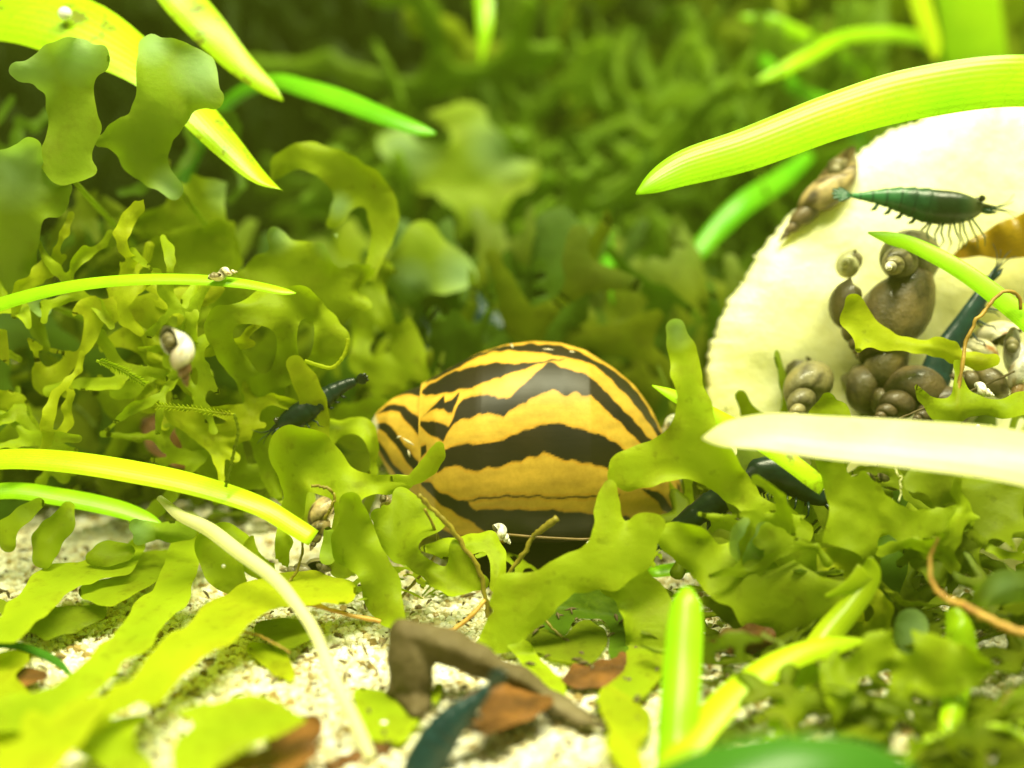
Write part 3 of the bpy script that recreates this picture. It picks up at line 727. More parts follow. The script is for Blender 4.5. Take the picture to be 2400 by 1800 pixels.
# leaves out of focus behind
BL = 'blurred strap leaves at the back'
for pts, mt, lab in (
    ([(2140, -60, 46, 13.4), (2170, 50, 44, 13.4), (2190, 110, 30, 13.4), (2194, 140, 8, 13.4)], L_YELLOW, 'yellow blurred leaf tip pointing down behind the broad arching leaf'),
    ([(2255, -120, 140, 14.0), (2280, 60, 140, 14.2), (2300, 220, 130, 14.5), (2310, 420, 110, 15.5), (2320, 800, 90, 16.2)], L_LIME, 'widest blurred leaf rising behind the broad arching leaf'),
    ([(1735, 40, 10, 13.8), (1800, 50, 34, 13.8), (1900, 95, 38, 13.9), (2010, 160, 34, 14.2), (2090, 240, 32, 14.6), (2150, 800, 28, 16.0)], L_LIME, 'long blurred lime leaf bowing over behind the broad arching leaf'),
    ([(1772, 192, 8, 13.2), (1830, 165, 28, 13.3), (1900, 128, 32, 13.5), (1990, 85, 32, 13.9), (2200, 120, 32, 14.4), (2260, 700, 30, 16.6)], L_LIME, 'blurred lime leaf whose tip dips below the long bowing one'),
    ([(1780, 110, 10, 13.6), (1790, 140, 30, 13.6), (1880, 215, 34, 13.7), (1990, 280, 34, 14), (2100, 800, 30, 16.2)], L_GREEN, 'darker green blurred leaf crossing under the bowing lime leaf')):
    leaf('strap_leaf', lab, pts, mt, tilt=12, group=BL, n=36)
leaf('strap_leaf', 'blurred green leaf blade hanging in the dark water far behind the snail', [(1125, -420, 40, 15.0), (1130, -60, 38, 14.0), (1136, 60, 36, 13.8), (1127, 150, 6, 13.8)], L_LIME, tilt=8, n=36)
leaf('strap_leaf', 'soft green leaf slanting behind the tip of the broad arching leaf', [(1600, 640, 20, 12.6), (1660, 560, 44, 12.8), (1740, 480, 52, 13.0), (1830, 420, 46, 13.4), (1900, 360, 30, 13.8)], L_GREEN, tilt=8, n=36)

# ---------------------------------------------------------------- lobed fronds, traced
FG = 'lobed fronds tangled round the snail'
LACY = ('soft olive', 'frond with two', 'tall olive', 'big smooth', 'olive frond leg', 'tattered branching', 'crumpled', 'olive frond sprawl', 'deep green frond behind', 'blurred pale', 'wide lime frond fan', 'dark olive', 'massed', 'olive frond veil', 'olive frond with a forked', 'brown-green', 'olive fronds low', 'olive frond wall', 'lime frond standing', 'olive frond panel', 'spiky', 'green frond behind')
def fr(label, parts, mat, d0, d1=None, pale=(), **kw):
    st = []
    if label.startswith(LACY): kw = {'lace': 0.62, **kw}; kw['edge'] = kw.get('edge', 4)+2
    for t_, pts in parts: st.append([q[:3] for q in R(t_, pts)])
    pl = [R(t_, [(x_, y_, r_)])[0] for t_, x_, y_, r_ in pale]
    return frond('lobed_frond', label, st, mat, d0, d1, pale=pl, group=FG, **kw)

fr('pale T-shaped frond with two blunt arms in front of the mottled leaf', [('A', [(120, 455, 62), (300, 445, 90), (460, 400, 115), (640, 375, 92)]), ('A', [(440, 430, 125), (460, 620, 128), (480, 850, 135), (430, 1010, 130), (400, 1080, 100)]), ('A', [(450, 1060, 60), (590, 1095, 24)]), ('A', [(400, 1040, 60), (265, 1040, 24)])],
   F_PALE, 9.3, 9.5, [('A', 110, 450, 260), ('A', 520, 330, 200)], stem=True, thick=0.02)
fr('pale knobbly frond lying over the mottled leaf', [('A', [(970, 290, 60), (1060, 430, 150), (1220, 520, 140), (1390, 640, 56)]), ('A', [(1080, 430, 110), (1150, 390, 55)]), ('A', [(1180, 470, 110), (1300, 450, 84)]), ('A', [(1100, 480, 170), (1050, 700, 165), (930, 900, 140), (890, 1040, 90)]), ('A', [(900, 880, 60), (760, 890, 52), (640, 915, 36)]), ('A', [(900, 1000, 70), (1000, 1130, 58), (1120, 1230, 56)])],
   F_PALE, 9.4, 9.65, [('A', 1330, 430, 210), ('A', 1120, 1230, 150), ('A', 990, 270, 150)], stem=True, thick=0.02)
fr('wide pale frond with a hooked side lobe above the thin leaf', [('A', [(30, 1080, 90), (130, 1100, 120), (190, 960, 66)]), ('A', [(90, 1120, 160), (110, 1300, 170), (70, 1500, 150), (60, 1700, 140), (50, 1880, 120)]), ('A', [(180, 1300, 90), (330, 1300, 82), (405, 1220, 46)]), ('D', [(100, 140, 60), (190, 260, 40), (280, 345, 56)])],
   F_PALE, 9.4, 9.9, [('A', 90, 1080, 260), ('D', 290, 350, 110)], stem=True, thick=0.02)
fr('soft olive frond with an arched rib below the pale fronds', [('A', [(800, 1430, 45), (1000, 1470, 85), (1200, 1500, 140), (1330, 1600, 150), (1400, 1720, 140)]), ('A', [(1040, 1040, 45), (1200, 1200, 56), (1380, 1340, 58), (1450, 1480, 52), (1460, 1680, 44)]), ('A', [(1150, 1290, 50), (1330, 1250, 60), (1510, 1220, 72)]), ('A', [(1350, 1650, 120), (1300, 1900, 130), (1150, 2050, 90)])],
   F_OLIVE, 10.9, 10.7, [('A', 1520, 1220, 170)], stem=True)
fr('arched yellow-green ribbon frond over the dark gap', [('A', [(1770, 1150, 14), (1815, 1060, 34), (1930, 1010, 45), (2040, 1030, 66), (2160, 1080, 84), (2260, 1140, 88)]), ('B', [(60, 1140, 80), (180, 1190, 72), (260, 1300, 62), (290, 1410, 56), (265, 1530, 40), (225, 1650, 28), (190, 1780, 40)]), ('B', [(90, 1190, 55), (30, 1280, 38), (-20, 1370, 34), (-60, 1450, 30)])],
   F_OLIVE, 10.4, 10.5, [('B', -20, 1330, 90)], ripple=0.06, edge=3)
fr('frond with two finger-like upright arms behind the thin leaf', [('M', [(1428, 320, 46), (1500, 430, 58), (1570, 500, 70), (1650, 600, 120)]), ('M', [(1735, 358, 46), (1650, 450, 54), (1600, 520, 70)]), ('M', [(1260, 540, 40), (1340, 540, 66), (1480, 590, 110), (1650, 600, 130), (1800, 530, 70), (1910, 510, 30)]), ('M', [(1350, 640, 110), (1200, 700, 110), (1080, 760, 90)]), ('M', [(1600, 650, 130), (1700, 720, 90), (1880, 690, 40)])],
   F_OLIVE, 10.0, 10.3, [('M', 1425, 310, 110), ('M', 1740, 350, 110)], k=12, edge=5)
fr('tall olive frond column with an oval gap beside the snail', [('M', [(1940, 470, 44), (1980, 560, 80), (2020, 680, 95), (2070, 820, 80), (2120, 950, 75), (2190, 1060, 55)]), ('M', [(1900, 640, 60), (1880, 760, 46), (1900, 900, 44), (1970, 1010, 44), (2080, 1070, 50)]), ('M', [(2080, 1060, 60), (1980, 1080, 60), (1850, 1000, 50)])],
   F_OLIVE, 10.9, 10.9, edge=3, k=10)
fr('big smooth olive lobe with a curled rim, behind the brown and white snail', [('M', [(1150, 800, 90), (1300, 840, 160), (1450, 850, 180), (1600, 850, 160), (1720, 900, 90)]), ('M', [(1250, 950, 120), (1380, 1000, 120), (1500, 960, 120)]), ('M', [(1400, 740, 120), (1550, 720, 110)]), ('M', [(1330, 1000, 90), (1340, 1120, 80), (1400, 1300, 105), (1430, 1450, 110), (1500, 1600, 100), (1560, 1780, 70)])],
   F_OLIVE, 9.5, 9.9, edge=3, ripple=0.12)
strand('curled_rim', 'bright curled rim strip edging the big smooth olive lobe', [(M_[0], M_[1], 9, 9.42) for M_ in R('M', [(1580, 985), (1640, 1005), (1720, 1020), (1775, 970), (1800, 900), (1800, 870)])], F_YELLOW, cat='water plant', wob=0)
fr('narrow twisted ribbon frond hanging over the black shrimp', [('M', [(1530, 1000, 44), (1580, 1090, 46), (1625, 1190, 44), (1650, 1290, 36), (1655, 1380, 34), (1640, 1500, 60)])], F_YELLOW, 9.6, 9.8, edge=2, ripple=0.05)
fr('broad lime frond sloping down to the spire of the striped snail', [('M', [(1500, 1380, 60), (1600, 1460, 110), (1700, 1560, 110)]), ('N', [(400, 280, 240), (650, 480, 250), (900, 620, 180), (1150, 720, 120), (1400, 750, 110), (1700, 760, 100), (1900, 740, 60), (1975, 725, 40)]), ('N', [(1180, 750, 130), (1190, 1000, 130), (1180, 1300, 150), (1150, 1600, 200), (1130, 1800, 180)]), ('N', [(430, 480, 170), (490, 800, 110), (480, 1100, 120), (440, 1250, 100)])],
   F_LIME, 9.3, 9.55, edge=2.5, k=10)
fr('olive frond leg with a dark window between its halves', [('M', [(1000, 1120, 70), (960, 1230, 60), (960, 1340, 56), (1020, 1460, 66), (1100, 1560, 80), (1180, 1680, 80)]), ('M', [(1070, 1060, 40), (1000, 1150, 60)]), ('M', [(1230, 1420, 34), (1200, 1520, 50), (1140, 1600, 60)]), ('M', [(1220, 1620, 50), (1330, 1590, 64), (1440, 1540, 56)])],
   F_OLIVE, 9.9, 9.9, edge=3, k=8)
fr('tattered branching frond with star-shaped joint', [('M', [(530, 670, 52), (460, 740, 72), (430, 850, 66), (390, 950, 34), (320, 1040, 34), (265, 1090, 44), (190, 1140, 30), (100, 1170, 48), (-20, 1200, 60)]), ('M', [(10, 880, 30), (50, 960, 36), (100, 1040, 30), (190, 1070, 30), (270, 1085, 46), (340, 1145, 26)]), ('M', [(190, 960, 30), (220, 1060, 26)]), ('M', [(0, 850, 20), (120, 900, 34), (320, 940, 14)]), ('M', [(540, 660, 44), (590, 760, 34)])],
   F_YELLOW, 9.5, 9.7, edge=4, k=7, cell=8)
fr('crumpled olive frond mass behind the small floating snail', [('M', [(600, 690, 26), (720, 720, 50), (830, 700, 60), (960, 670, 52), (1080, 640, 40), (1160, 590, 44)]), ('M', [(760, 730, 60), (760, 850, 90), (660, 900, 80), (560, 900, 50)]), ('M', [(700, 930, 90), (800, 1000, 90), (950, 1000, 80), (1000, 1090, 70)]), ('M', [(560, 1070, 50), (670, 1110, 60), (760, 1180, 46), (790, 1230, 26)]), ('M', [(960, 680, 40), (970, 780, 40), (940, 900, 60)])],
   F_YELLOW, 9.7, 9.9, edge=5, k=9, cell=8)
fr('dull frond upright in the shade by the arched snapped leaf', [('M', [(30, 1480, 56), (90, 1370, 46), (130, 1290, 20)]), ('M', [(60, 1400, 40), (110, 1300, 16)])], F_OLIVE, 10.1, 10.1)
fr('olive frond sprawl above the thin leaf', [('M', [(760, 480, 50), (830, 440, 80), (950, 430, 110), (1080, 400, 100), (1140, 300, 50)]), ('M', [(820, 520, 60), (980, 560, 70), (1120, 540, 60)])], F_OLIVE, 10.6, 10.6)
fr('deep green frond behind the thin leaf', [('M', [(230, 480, 60), (330, 400, 90), (480, 390, 100), (620, 370, 90), (740, 320, 50)]), ('M', [(400, 480, 90), (500, 540, 70), (620, 600, 60)])], F_DEEP, 12.0, 12.2)
fr('lime lobed frond tip resting on the stripes of the snail', [('E', [(595, 895, 26), (580, 950, 46), (530, 1020, 50), (470, 1070, 36), (420, 1110, 20)]), ('E', [(420, 1105, 14), (340, 1090, 14), (300, 1095, 12)])], F_LIME, 9.05, 9.15, edge=1.5, k=6, cell=7, ripple=0.03, thick=0.02)
fr('green-white star frond far behind, over the dark gap', [('X', [(985, 560, 40), (1000, 610, 44), (960, 660, 40), (960, 690, 16)]), ('X', [(1000, 610, 44), (1060, 640, 44), (1095, 650, 20)]), ('X', [(990, 600, 50), (925, 640, 26)])], F_PALE, 11.6, 11.6, [('X', 1090, 645, 70), ('X', 960, 670, 60)], stem=True)
fr('blurred pale frond cluster in dark water behind the green leaf tip', [('X', [(930, 340, 44), (990, 370, 56), (1000, 410, 40)]), ('X', [(1030, 300, 40), (1090, 300, 50), (1060, 330, 60)]), ('X', [(1170, 340, 60), (1200, 390, 60)]), ('X', [(1090, 430, 60), (1130, 470, 50)]), ('X', [(1000, 380, 44), (1090, 350, 50), (1180, 360, 50), (1120, 430, 40), (1100, 560, 30)])], F_PALE, 13.6, 13.6, [('X', 950, 340, 80), ('X', 1180, 340, 80)], stem=True)
fr('tall lime frond piece standing against the courgette edge', [('E', [(2030, 180, 52), (2060, 300, 62), (2100, 480, 66), (2140, 650, 80), (2150, 780, 90), (2130, 930, 110)]), ('E', [(2140, 900, 120), (1980, 960, 100), (1850, 1010, 84), (1720, 1030, 74), (1690, 1080, 50)]), ('E', [(1850, 1050, 80), (1750, 1100, 60)]), ('J', [(60, 430, 130), (220, 540, 120), (360, 680, 80), (460, 790, 60), (620, 900, 90), (760, 960, 90)])],
   F_LIME, 9.0, 8.95, [('E', 2020, 160, 140)], edge=3, ripple=0.07)
fr('olive frond fingers hanging in front of the lower shell', [('E', [(1640, 1140, 46), (1620, 1230, 52), (1600, 1300, 48), (1640, 1370, 44), (1600, 1480, 52), (1500, 1590, 50), (1350, 1650, 70)]), ('H', [(1740, 20, 56), (1720, 150, 50), (1700, 280, 50), (1560, 390, 90), (1400, 430, 80), (1230, 470, 60), (1080, 500, 80), (1010, 580, 60)]), ('H', [(1560, 420, 90), (1750, 380, 110), (1880, 250, 130), (1960, 130, 100), (2050, 80, 60)]), ('H', [(1400, 500, 90), (1200, 640, 110), (1050, 780, 120), (930, 880, 60)])],
   F_LIME, 8.85, 8.75, edge=4, cell=8, k=10, ripple=0.06)
fr('curled green frond arching in front of the dark foot of the snail', [('H', [(530, 235, 16), (680, 240, 56), (840, 210, 56), (960, 190, 50), (1005, 270, 44), (1015, 380, 34), (1000, 480, 44)])], F_LIME, 9.15, 9.05, edge=3, k=7, cell=8)
fr('wide lime frond fan hanging under the spire', [('N', [(1900, 900, 60), (2000, 1150, 160), (2150, 1350, 160), (2300, 1550, 160)]), ('H', [(420, 60, 110), (520, 200, 130), (640, 330, 130), (760, 400, 110), (880, 460, 50)]), ('N', [(1600, 1150, 120), (1700, 1400, 150), (1850, 1600, 150)])], F_OLIVE, 9.25, 9.2, edge=3)
fr('long olive frond dropping to the sand in front of the brown snail', [('H', [(60, -60, 70), (110, 120, 80), (180, 320, 90), (250, 440, 96), (270, 560, 90), (330, 680, 56), (400, 760, 30)]), ('N', [(1130, 1450, 160), (1140, 1620, 160)])], F_OLIVE, 9.15, 9.0, edge=3)
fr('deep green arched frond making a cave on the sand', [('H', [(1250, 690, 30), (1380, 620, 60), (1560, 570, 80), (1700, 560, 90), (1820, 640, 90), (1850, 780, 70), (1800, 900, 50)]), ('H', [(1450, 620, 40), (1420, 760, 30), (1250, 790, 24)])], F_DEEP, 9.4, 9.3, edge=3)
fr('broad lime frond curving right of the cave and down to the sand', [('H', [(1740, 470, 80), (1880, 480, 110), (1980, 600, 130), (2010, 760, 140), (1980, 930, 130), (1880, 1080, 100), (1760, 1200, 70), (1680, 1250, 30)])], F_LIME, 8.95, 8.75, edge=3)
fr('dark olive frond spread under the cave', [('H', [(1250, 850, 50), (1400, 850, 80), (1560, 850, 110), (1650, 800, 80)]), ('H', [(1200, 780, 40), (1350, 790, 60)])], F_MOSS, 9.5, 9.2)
fr('small lime sprig curling beside the twig', [('H', [(1100, 860, 24), (1170, 880, 30), (1220, 960, 24), (1300, 1040, 24), (1400, 1120, 22), (1440, 1170, 16)])], F_LIME, 8.8, 8.65, edge=2, cell=7)
fr('green frond behind the forked dark twig', [('H', [(120, 1180, 60), (230, 1280, 100), (340, 1370, 80), (500, 1300, 50), (640, 1140, 36)]), ('H', [(230, 1380, 90), (350, 1440, 50)])], F_LIME, 8.55, 8.15, edge=4)
fr('yellow frond beside the twig end', [('H', [(1720, 1200, 70), (1800, 1290, 90), (1900, 1360, 80), (1850, 1420, 60)]), ('H', [(1760, 1500, 40), (1840, 1570, 60), (1900, 1640, 70)])], F_YELLOW, 8.4, 8.0, flat=True)
# right of the snail
fr('massed olive fronds below the cream-white leaf', [('J', [(950, 500, 90), (1050, 640, 110), (1180, 760, 110), (1280, 900, 110), (1260, 1050, 90)]), ('J', [(1250, 1000, 100), (1450, 950, 90), (1650, 900, 80), (1800, 880, 80)]), ('J', [(560, 960, 120), (700, 1020, 160), (860, 1080, 180), (1020, 1180, 150), (1100, 1260, 80)]), ('J', [(900, 950, 110), (1050, 950, 110)])], F_OLIVE, 8.95, 8.8, edge=4)
fr('great pale lime frond sheet right of the upright vivid leaf', [('J', [(300, 1250, 170), (430, 1200, 200), (560, 1330, 210), (720, 1380, 170), (900, 1400, 120), (1060, 1330, 50)]), ('J', [(500, 1500, 120), (640, 1530, 100), (760, 1560, 50)]), ('J', [(150, 1180, 100), (60, 1060, 120), (-60, 1000, 100)])], F_LIME, 8.95, 8.55, edge=3)
fr('pale round-lobed frond tucked among the olive fronds', [('J', [(470, 900, 60), (430, 980, 90), (400, 1060, 70), (500, 1130, 40), (560, 1170, 24)])], F_LIME, 8.72, 8.7, [('J', 430, 980, 200)], edge=2, thick=0.02)
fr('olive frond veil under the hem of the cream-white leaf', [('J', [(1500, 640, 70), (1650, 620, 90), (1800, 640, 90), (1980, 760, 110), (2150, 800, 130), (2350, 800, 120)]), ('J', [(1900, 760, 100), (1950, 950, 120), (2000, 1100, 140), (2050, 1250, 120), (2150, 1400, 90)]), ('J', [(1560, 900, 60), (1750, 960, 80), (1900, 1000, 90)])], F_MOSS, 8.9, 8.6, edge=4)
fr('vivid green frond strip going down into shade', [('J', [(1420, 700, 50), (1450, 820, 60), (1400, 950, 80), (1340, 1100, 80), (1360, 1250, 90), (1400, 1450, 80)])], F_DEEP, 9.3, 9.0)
fr('olive frond with a forked foot over the ribbed leaf', [('I', [(1000, 1030, 90), (1120, 950, 110), (1280, 900, 110), (1480, 880, 90), (1640, 930, 100), (1780, 980, 100), (1920, 1060, 80), (2060, 1180, 50)]), ('I', [(1550, 980, 110), (1650, 1060, 110), (1760, 1100, 80)]), ('I', [(1440, 1060, 46), (1400, 1170, 46), (1370, 1290, 56), (1340, 1390, 46)]), ('I', [(1000, 1080, 70), (1010, 1190, 60), (990, 1350, 30)])],
   F_OLIVE, 8.0, 7.9, edge=3)
fr('bluish pale frond stub with a rounded end', [('I', [(1480, 735, 112), (1480, 900, 108)])], F_PALE, 8.45, 8.4, [('I', 1480, 720, 300)], k=5, edge=1.5)
fr('soft green frond end beside the rust-coloured root', [('I', [(1950, 560, 70), (2080, 490, 90), (2250, 470, 90)]), ('I', [(2100, 1280, 100), (2250, 1250, 100), (2350, 1180, 80)])], F_PALE, 8.1, 8.0, [('I', 2090, 480, 160)])
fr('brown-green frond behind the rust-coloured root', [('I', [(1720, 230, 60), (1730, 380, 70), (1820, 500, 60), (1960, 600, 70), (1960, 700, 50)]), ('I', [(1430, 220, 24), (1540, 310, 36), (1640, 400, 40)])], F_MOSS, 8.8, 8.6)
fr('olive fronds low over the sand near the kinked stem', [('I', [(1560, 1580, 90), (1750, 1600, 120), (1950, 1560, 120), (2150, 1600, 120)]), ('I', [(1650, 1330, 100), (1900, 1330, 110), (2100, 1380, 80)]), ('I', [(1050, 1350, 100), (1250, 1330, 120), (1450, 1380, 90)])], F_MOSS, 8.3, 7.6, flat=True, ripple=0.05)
fr('tattered yellow frond reaching up over the brown snail cluster', [('F', [(1110, 860, 66), (1110, 960, 78), (1200, 1060, 70), (1330, 1110, 60), (1500, 1130, 46), (1660, 1150, 40), (1760, 1200, 46), (1900, 1240, 46), (2020, 1230, 30)]), ('F', [(1170, 1080, 40), (1140, 1160, 26)]), ('F', [(1640, 1110, 24), (1760, 1120, 16)])], F_YELLOW, 9.5, 9.45, edge=4, k=7, cell=7)
fr('spiky olive frond between the cream-white leaf and the snails', [('F', [(1510, 1390, 6), (1560, 1460, 28), (1660, 1540, 60), (1780, 1540, 80), (1900, 1540, 60), (2060, 1560, 50), (2212, 1500, 60), (2320, 1460, 60)]), ('F', [(1790, 1520, 70), (1785, 1380, 26), (1790, 1250, 18), (1830, 1150, 14)]), ('F', [(950, 1480, 30), (930, 1540, 70), (1010, 1580, 70), (860, 1600, 50)])], F_OLIVE, 9.35, 9.2, edge=3, k=7, cell=8)
fr('olive frond wall in front of the courgette base', [('J', [(950, 420, 50), (1000, 520, 80)]), ('J', [(1020, 640, 60), (1200, 700, 60), (1320, 690, 60)]), ('J', [(1520, 560, 60), (1640, 560, 80), (1800, 580, 80), (2100, 640, 90)])], F_MOSS, 9.7, 9.6)
# on the sand at the lower corner
fr('long lime ribbon frond winding diagonally down over the sand', [('G', [(1220, 90, 70), (1200, 240, 76), (1180, 380, 80), (1120, 520, 84), (980, 660, 90), (870, 820, 90), (700, 960, 74), (560, 1090, 66), (420, 1180, 56), (300, 1250, 80), (120, 1300, 100), (-40, 1320, 100)])], F_LIME, 9, flat=True, lift=0.22, ripple=0.05)
fr('wide yellow-lime frond strap crossing the sand beside the bleached stalk', [('G', [(1780, 500, 80), (1620, 580, 100), (1420, 720, 115), (1180, 890, 110), (1020, 1060, 90), (1000, 1190, 60)]), ('G', [(1000, 1080, 80), (800, 1200, 60), (560, 1360, 60), (400, 1450, 50)]), ('G', [(1800, 500, 80), (2000, 480, 90), (2212, 520, 80)])], F_YELLOW, 9, flat=True, lift=0.30, ripple=0.05)
fr('glaring yellow-white frond ribbon lowest on the sand', [('G', [(620, 1250, 60), (500, 1340, 90), (430, 1450, 100), (300, 1560, 110), (100, 1650, 120), (-100, 1720, 120)]), ('G', [(200, 1350, 60), (320, 1450, 60)])], F_YELLOW, 9, flat=True, lift=0.35, ripple=0.04)
fr('smooth lime frond arc sweeping over bare sand', [('G', [(900, 220, 60), (780, 330, 60), (600, 380, 56), (400, 420, 76), (270, 520, 90), (150, 650, 84), (60, 760, 60), (-60, 780, 60)])], F_LIME, 9, flat=True, lift=0.25, ripple=0.04)
fr('notched olive frond flake above the smooth lime arc', [('G', [(1080, 280, 40), (960, 360, 80), (860, 440, 56), (800, 500, 30)]), ('G', [(560, 520, 60), (680, 540, 60), (760, 470, 40)])], F_OLIVE, 9, flat=True, lift=0.15)
fr('leaf-shaped lime frond flake with a pointed end', [('G', [(1060, 1300, 14), (1300, 1295, 30), (1520, 1290, 70), (1640, 1330, 110), (1780, 1350, 80), (1960, 1345, 12)]), ('G', [(1600, 1380, 110), (1420, 1480, 120), (1250, 1560, 110), (1250, 1720, 120)])], F_LIME, 9, flat=True, lift=0.25, ripple=0.07)
fr('yellow frond piece under the leaf-shaped flake', [('G', [(540, 1460, 50), (680, 1440, 60), (820, 1380, 40), (950, 1330, 30)]), ('G', [(560, 1530, 60), (740, 1560, 90), (880, 1660, 90), (960, 1760, 80)])], F_LIME, 9, flat=True, lift=0.15)
fr('bright yellow frond sheet folded at the very bottom of the sand', [('G', [(-60, 1250, 100), (60, 1240, 120), (180, 1320, 90), (300, 1400, 50)]), ('G', [(-40, 1400, 120), (120, 1460, 110), (240, 1500, 60)]), ('G', [(-40, 980, 60), (80, 960, 60), (180, 930, 30)])], F_YELLOW, 9, flat=True, lift=0.12)
fr('rounded lime frond with an algae-rimmed hole', [('G', [(1330, 220, 70), (1420, 270, 110), (1450, 380, 90), (1530, 480, 66)]), ('G', [(1450, 150, 80), (1560, 190, 60)])], F_LIME, 9.3, 9.2, edge=2)
fr('greenish round-ended frond by the bright green leaf', [('G', [(880, 90, 44), (960, 110, 46), (1100, 130, 60), (1220, 130, 60)]), ('G', [(900, 180, 36), (980, 160, 34)])], F_PALE, 9.45, 9.4, [('G', 880, 120, 110)], k=6, edge=2)
fr('stubby olive frond across the bright green leaf', [('G', [(30, 110, 40), (150, 20, 34), (260, -60, 28)]), ('G', [(40, 120, 40), (60, 220, 44)])], F_OLIVE, 9.4, 9.4, edge=2)
fr('olive frond upright at the foot of the bright green leaf', [('G', [(440, -30, 30), (400, 90, 56), (300, 200, 80), (270, 300, 60)]), ('G', [(600, 300, 50), (700, 270, 60), (820, 260, 50)])], F_OLIVE, 9.55, 9.4)
fr('olive frond strap over the sand by the dead leaf', [('G', [(0, 600, 40), (140, 700, 60), (300, 720, 70), (480, 690, 60), (640, 640, 50)]), ('G', [(1700, 760, 60), (1850, 800, 70), (1980, 780, 60)])], F_MOSS, 9, flat=True, lift=0.08)
fr('yellow frond scrap by the thin brown roots', [('G', [(1650, 900, 50), (1800, 960, 60), (1880, 1060, 30)])], F_YELLOW, 9, flat=True, lift=0.08)
fr('lime frond standing behind the bleached stalk', [('N', [(60, 1500, 140), (250, 1450, 130), (420, 1500, 90)]), ('G', [(1750, 180, 70), (1650, 300, 90), (1760, 400, 90)])], F_LIME, 9.4, 9.2)
fr('sea-green frond strip under the end of the arched snapped leaf', [('G', [(2140, 120, 30), (2160, 220, 40), (2130, 300, 36)])], F_PALE, 9.2, 9.2)
fr('olive frond panel between spire and black shrimp', [('N', [(1000, 120, 200), (1250, 200, 200), (1350, 400, 160), (1500, 560, 80)]), ('N', [(1400, 60, 140), (1450, 250, 100)])], F_LIME, 9.9, 9.85, edge=3)

# little moss sprigs with pinnate leaflets
def sprig(label, pts, d, mat, leaflet=16, every=9, w=5):
    sp = spline([(x_, y_, 0) for x_, y_ in pts], 40)
    root = empty('moss_sprig', P(sp[-1, 0], sp[-1, 1], d), label, 'moss')
    c_ = P(sp[:, 0], sp[:, 1], np.full(40, d))
    vv, ff = tube(c_, np.full(40, 0.010), 5); build('stem', vv, ff, mat, root, {'pale': np.zeros(len(vv)), 'rim': np.zeros(len(vv))})
    t_ = np.gradient(sp[:, :2], axis=0)
    for i in range(2, 39, max(1, every//3)):
        tt = t_[i]/np.linalg.norm(t_[i]); nn = np.array([-tt[1], tt[0]])
        for s_ in (-1, 1):
            e_ = sp[i, :2]+nn*s_*leaflet*random.uniform(0.6, 1.1)+tt*leaflet*0.6
            mid = (sp[i, :2]+e_)/2
            q = np.array([P(sp[i, 0], sp[i, 1], d), P(mid[0]+nn[0]*0-tt[0]*w*.5, mid[1]-tt[1]*w*.5, d-0.02), P(e_[0], e_[1], d-0.01), P(mid[0]+tt[0]*w*.5, mid[1]+tt[1]*w*.5, d+0.01)])
            qq = np.concatenate([q, q+np.array([0, 0.008, 0])])
            build('leaflet', qq, [(0, 1, 2, 3), (7, 6, 5, 4), (0, 4, 5, 1), (1, 5, 6, 2), (2, 6, 7, 3), (3, 7, 4, 0)], mat, root, {'pale': np.zeros(8), 'rim': np.zeros(8)}, smooth=False)
sprig('green ridged moss sprig in the tattered fronds', [q[:2] for q in R('M', [(500, 985), (580, 1010), (660, 1050), (750, 1110)])], 9.35, F_LIME, 13, 6)
sprig('thin yellow moss sprig with tiny comb leaflets crossing the olive frond', [q[:2] for q in R('M', [(1215, 1265), (1120, 1255), (1000, 1235), (880, 1225), (810, 1220)])], 9.45, F_YELLOW, 10, 7)
sprig('yellow moss thread hanging from the comb sprig', [q[:2] for q in R('M', [(1215, 1260), (1235, 1350), (1215, 1450), (1190, 1560), (1170, 1640)])], 9.0, F_MOSS, 6, 10)
# ---------------------------------------------------------------- shrimps
def shrimp_mat(name, c1, c2, rough=0.3, trans=0.25, body=False):
    m, nt, out = new_mat(name)
    c = ramp(nt, noise(nt, 7, 6, rough=0.7), [(0.32, c1), (0.68, c2)])
    if body:
        al = attr(nt, 'along')
        c = mix(nt, ramp(nt, al, [(0.10, (0.9, 0.9, 0.9)), (0.22, (0, 0, 0))]), c, (0.13, 0.15, 0.06))
        c = mix(nt, ramp(nt, al, [(0.12, (0, 0, 0)), (0.24, (0.85, 0.85, 0.85)), (0.36, (0.8, 0.8, 0.8)), (0.48, (0, 0, 0))]), c, (0.022, 0.035, 0.012))
        c = mix(nt, ramp(nt, al, [(0.55, (0, 0, 0)), (1.0, (0.7, 0.7, 0.7))]), c, (0.05, 0.30, 0.08))
        sg = math_n(nt, 'FRACT', math_n(nt, 'MULTIPLY', math_n(nt, 'SUBTRACT', al, 0.42), 10.34))
        c = mix(nt, math_n(nt, 'MULTIPLY', ramp(nt, sg, [(0.0, (1, 1, 1)), (0.16, (0, 0, 0)), (0.9, (0, 0, 0)), (1.0, (1, 1, 1))]), math_n(nt, 'GREATER_THAN', al, 0.42)), c, (0.01, 0.05, 0.025))
    nrm = bump(nt, noise(nt, 18, 4), 0.35, 0.012)
    plant_surface(nt, out, c, c, trans, rough, 0.5, nrm)
    return m
SH_TEAL = shrimp_mat('shrimp_teal', (0.012, 0.060, 0.030), (0.035, 0.16, 0.065))
SH_TEALB = shrimp_mat('shrimp_teal_body', (0.012, 0.065, 0.030), (0.045, 0.19, 0.075), body=True)
SH_BLACK = shrimp_mat('shrimp_black', (0.004, 0.012, 0.008), (0.014, 0.040, 0.026))
SH_BLUE = shrimp_mat('shrimp_blue', (0.008, 0.030, 0.035), (0.022, 0.075, 0.075))
SH_LIMB = shrimp_mat('shrimp_limb', (0.16, 0.24, 0.14), (0.30, 0.38, 0.22), 0.3, 0.5)
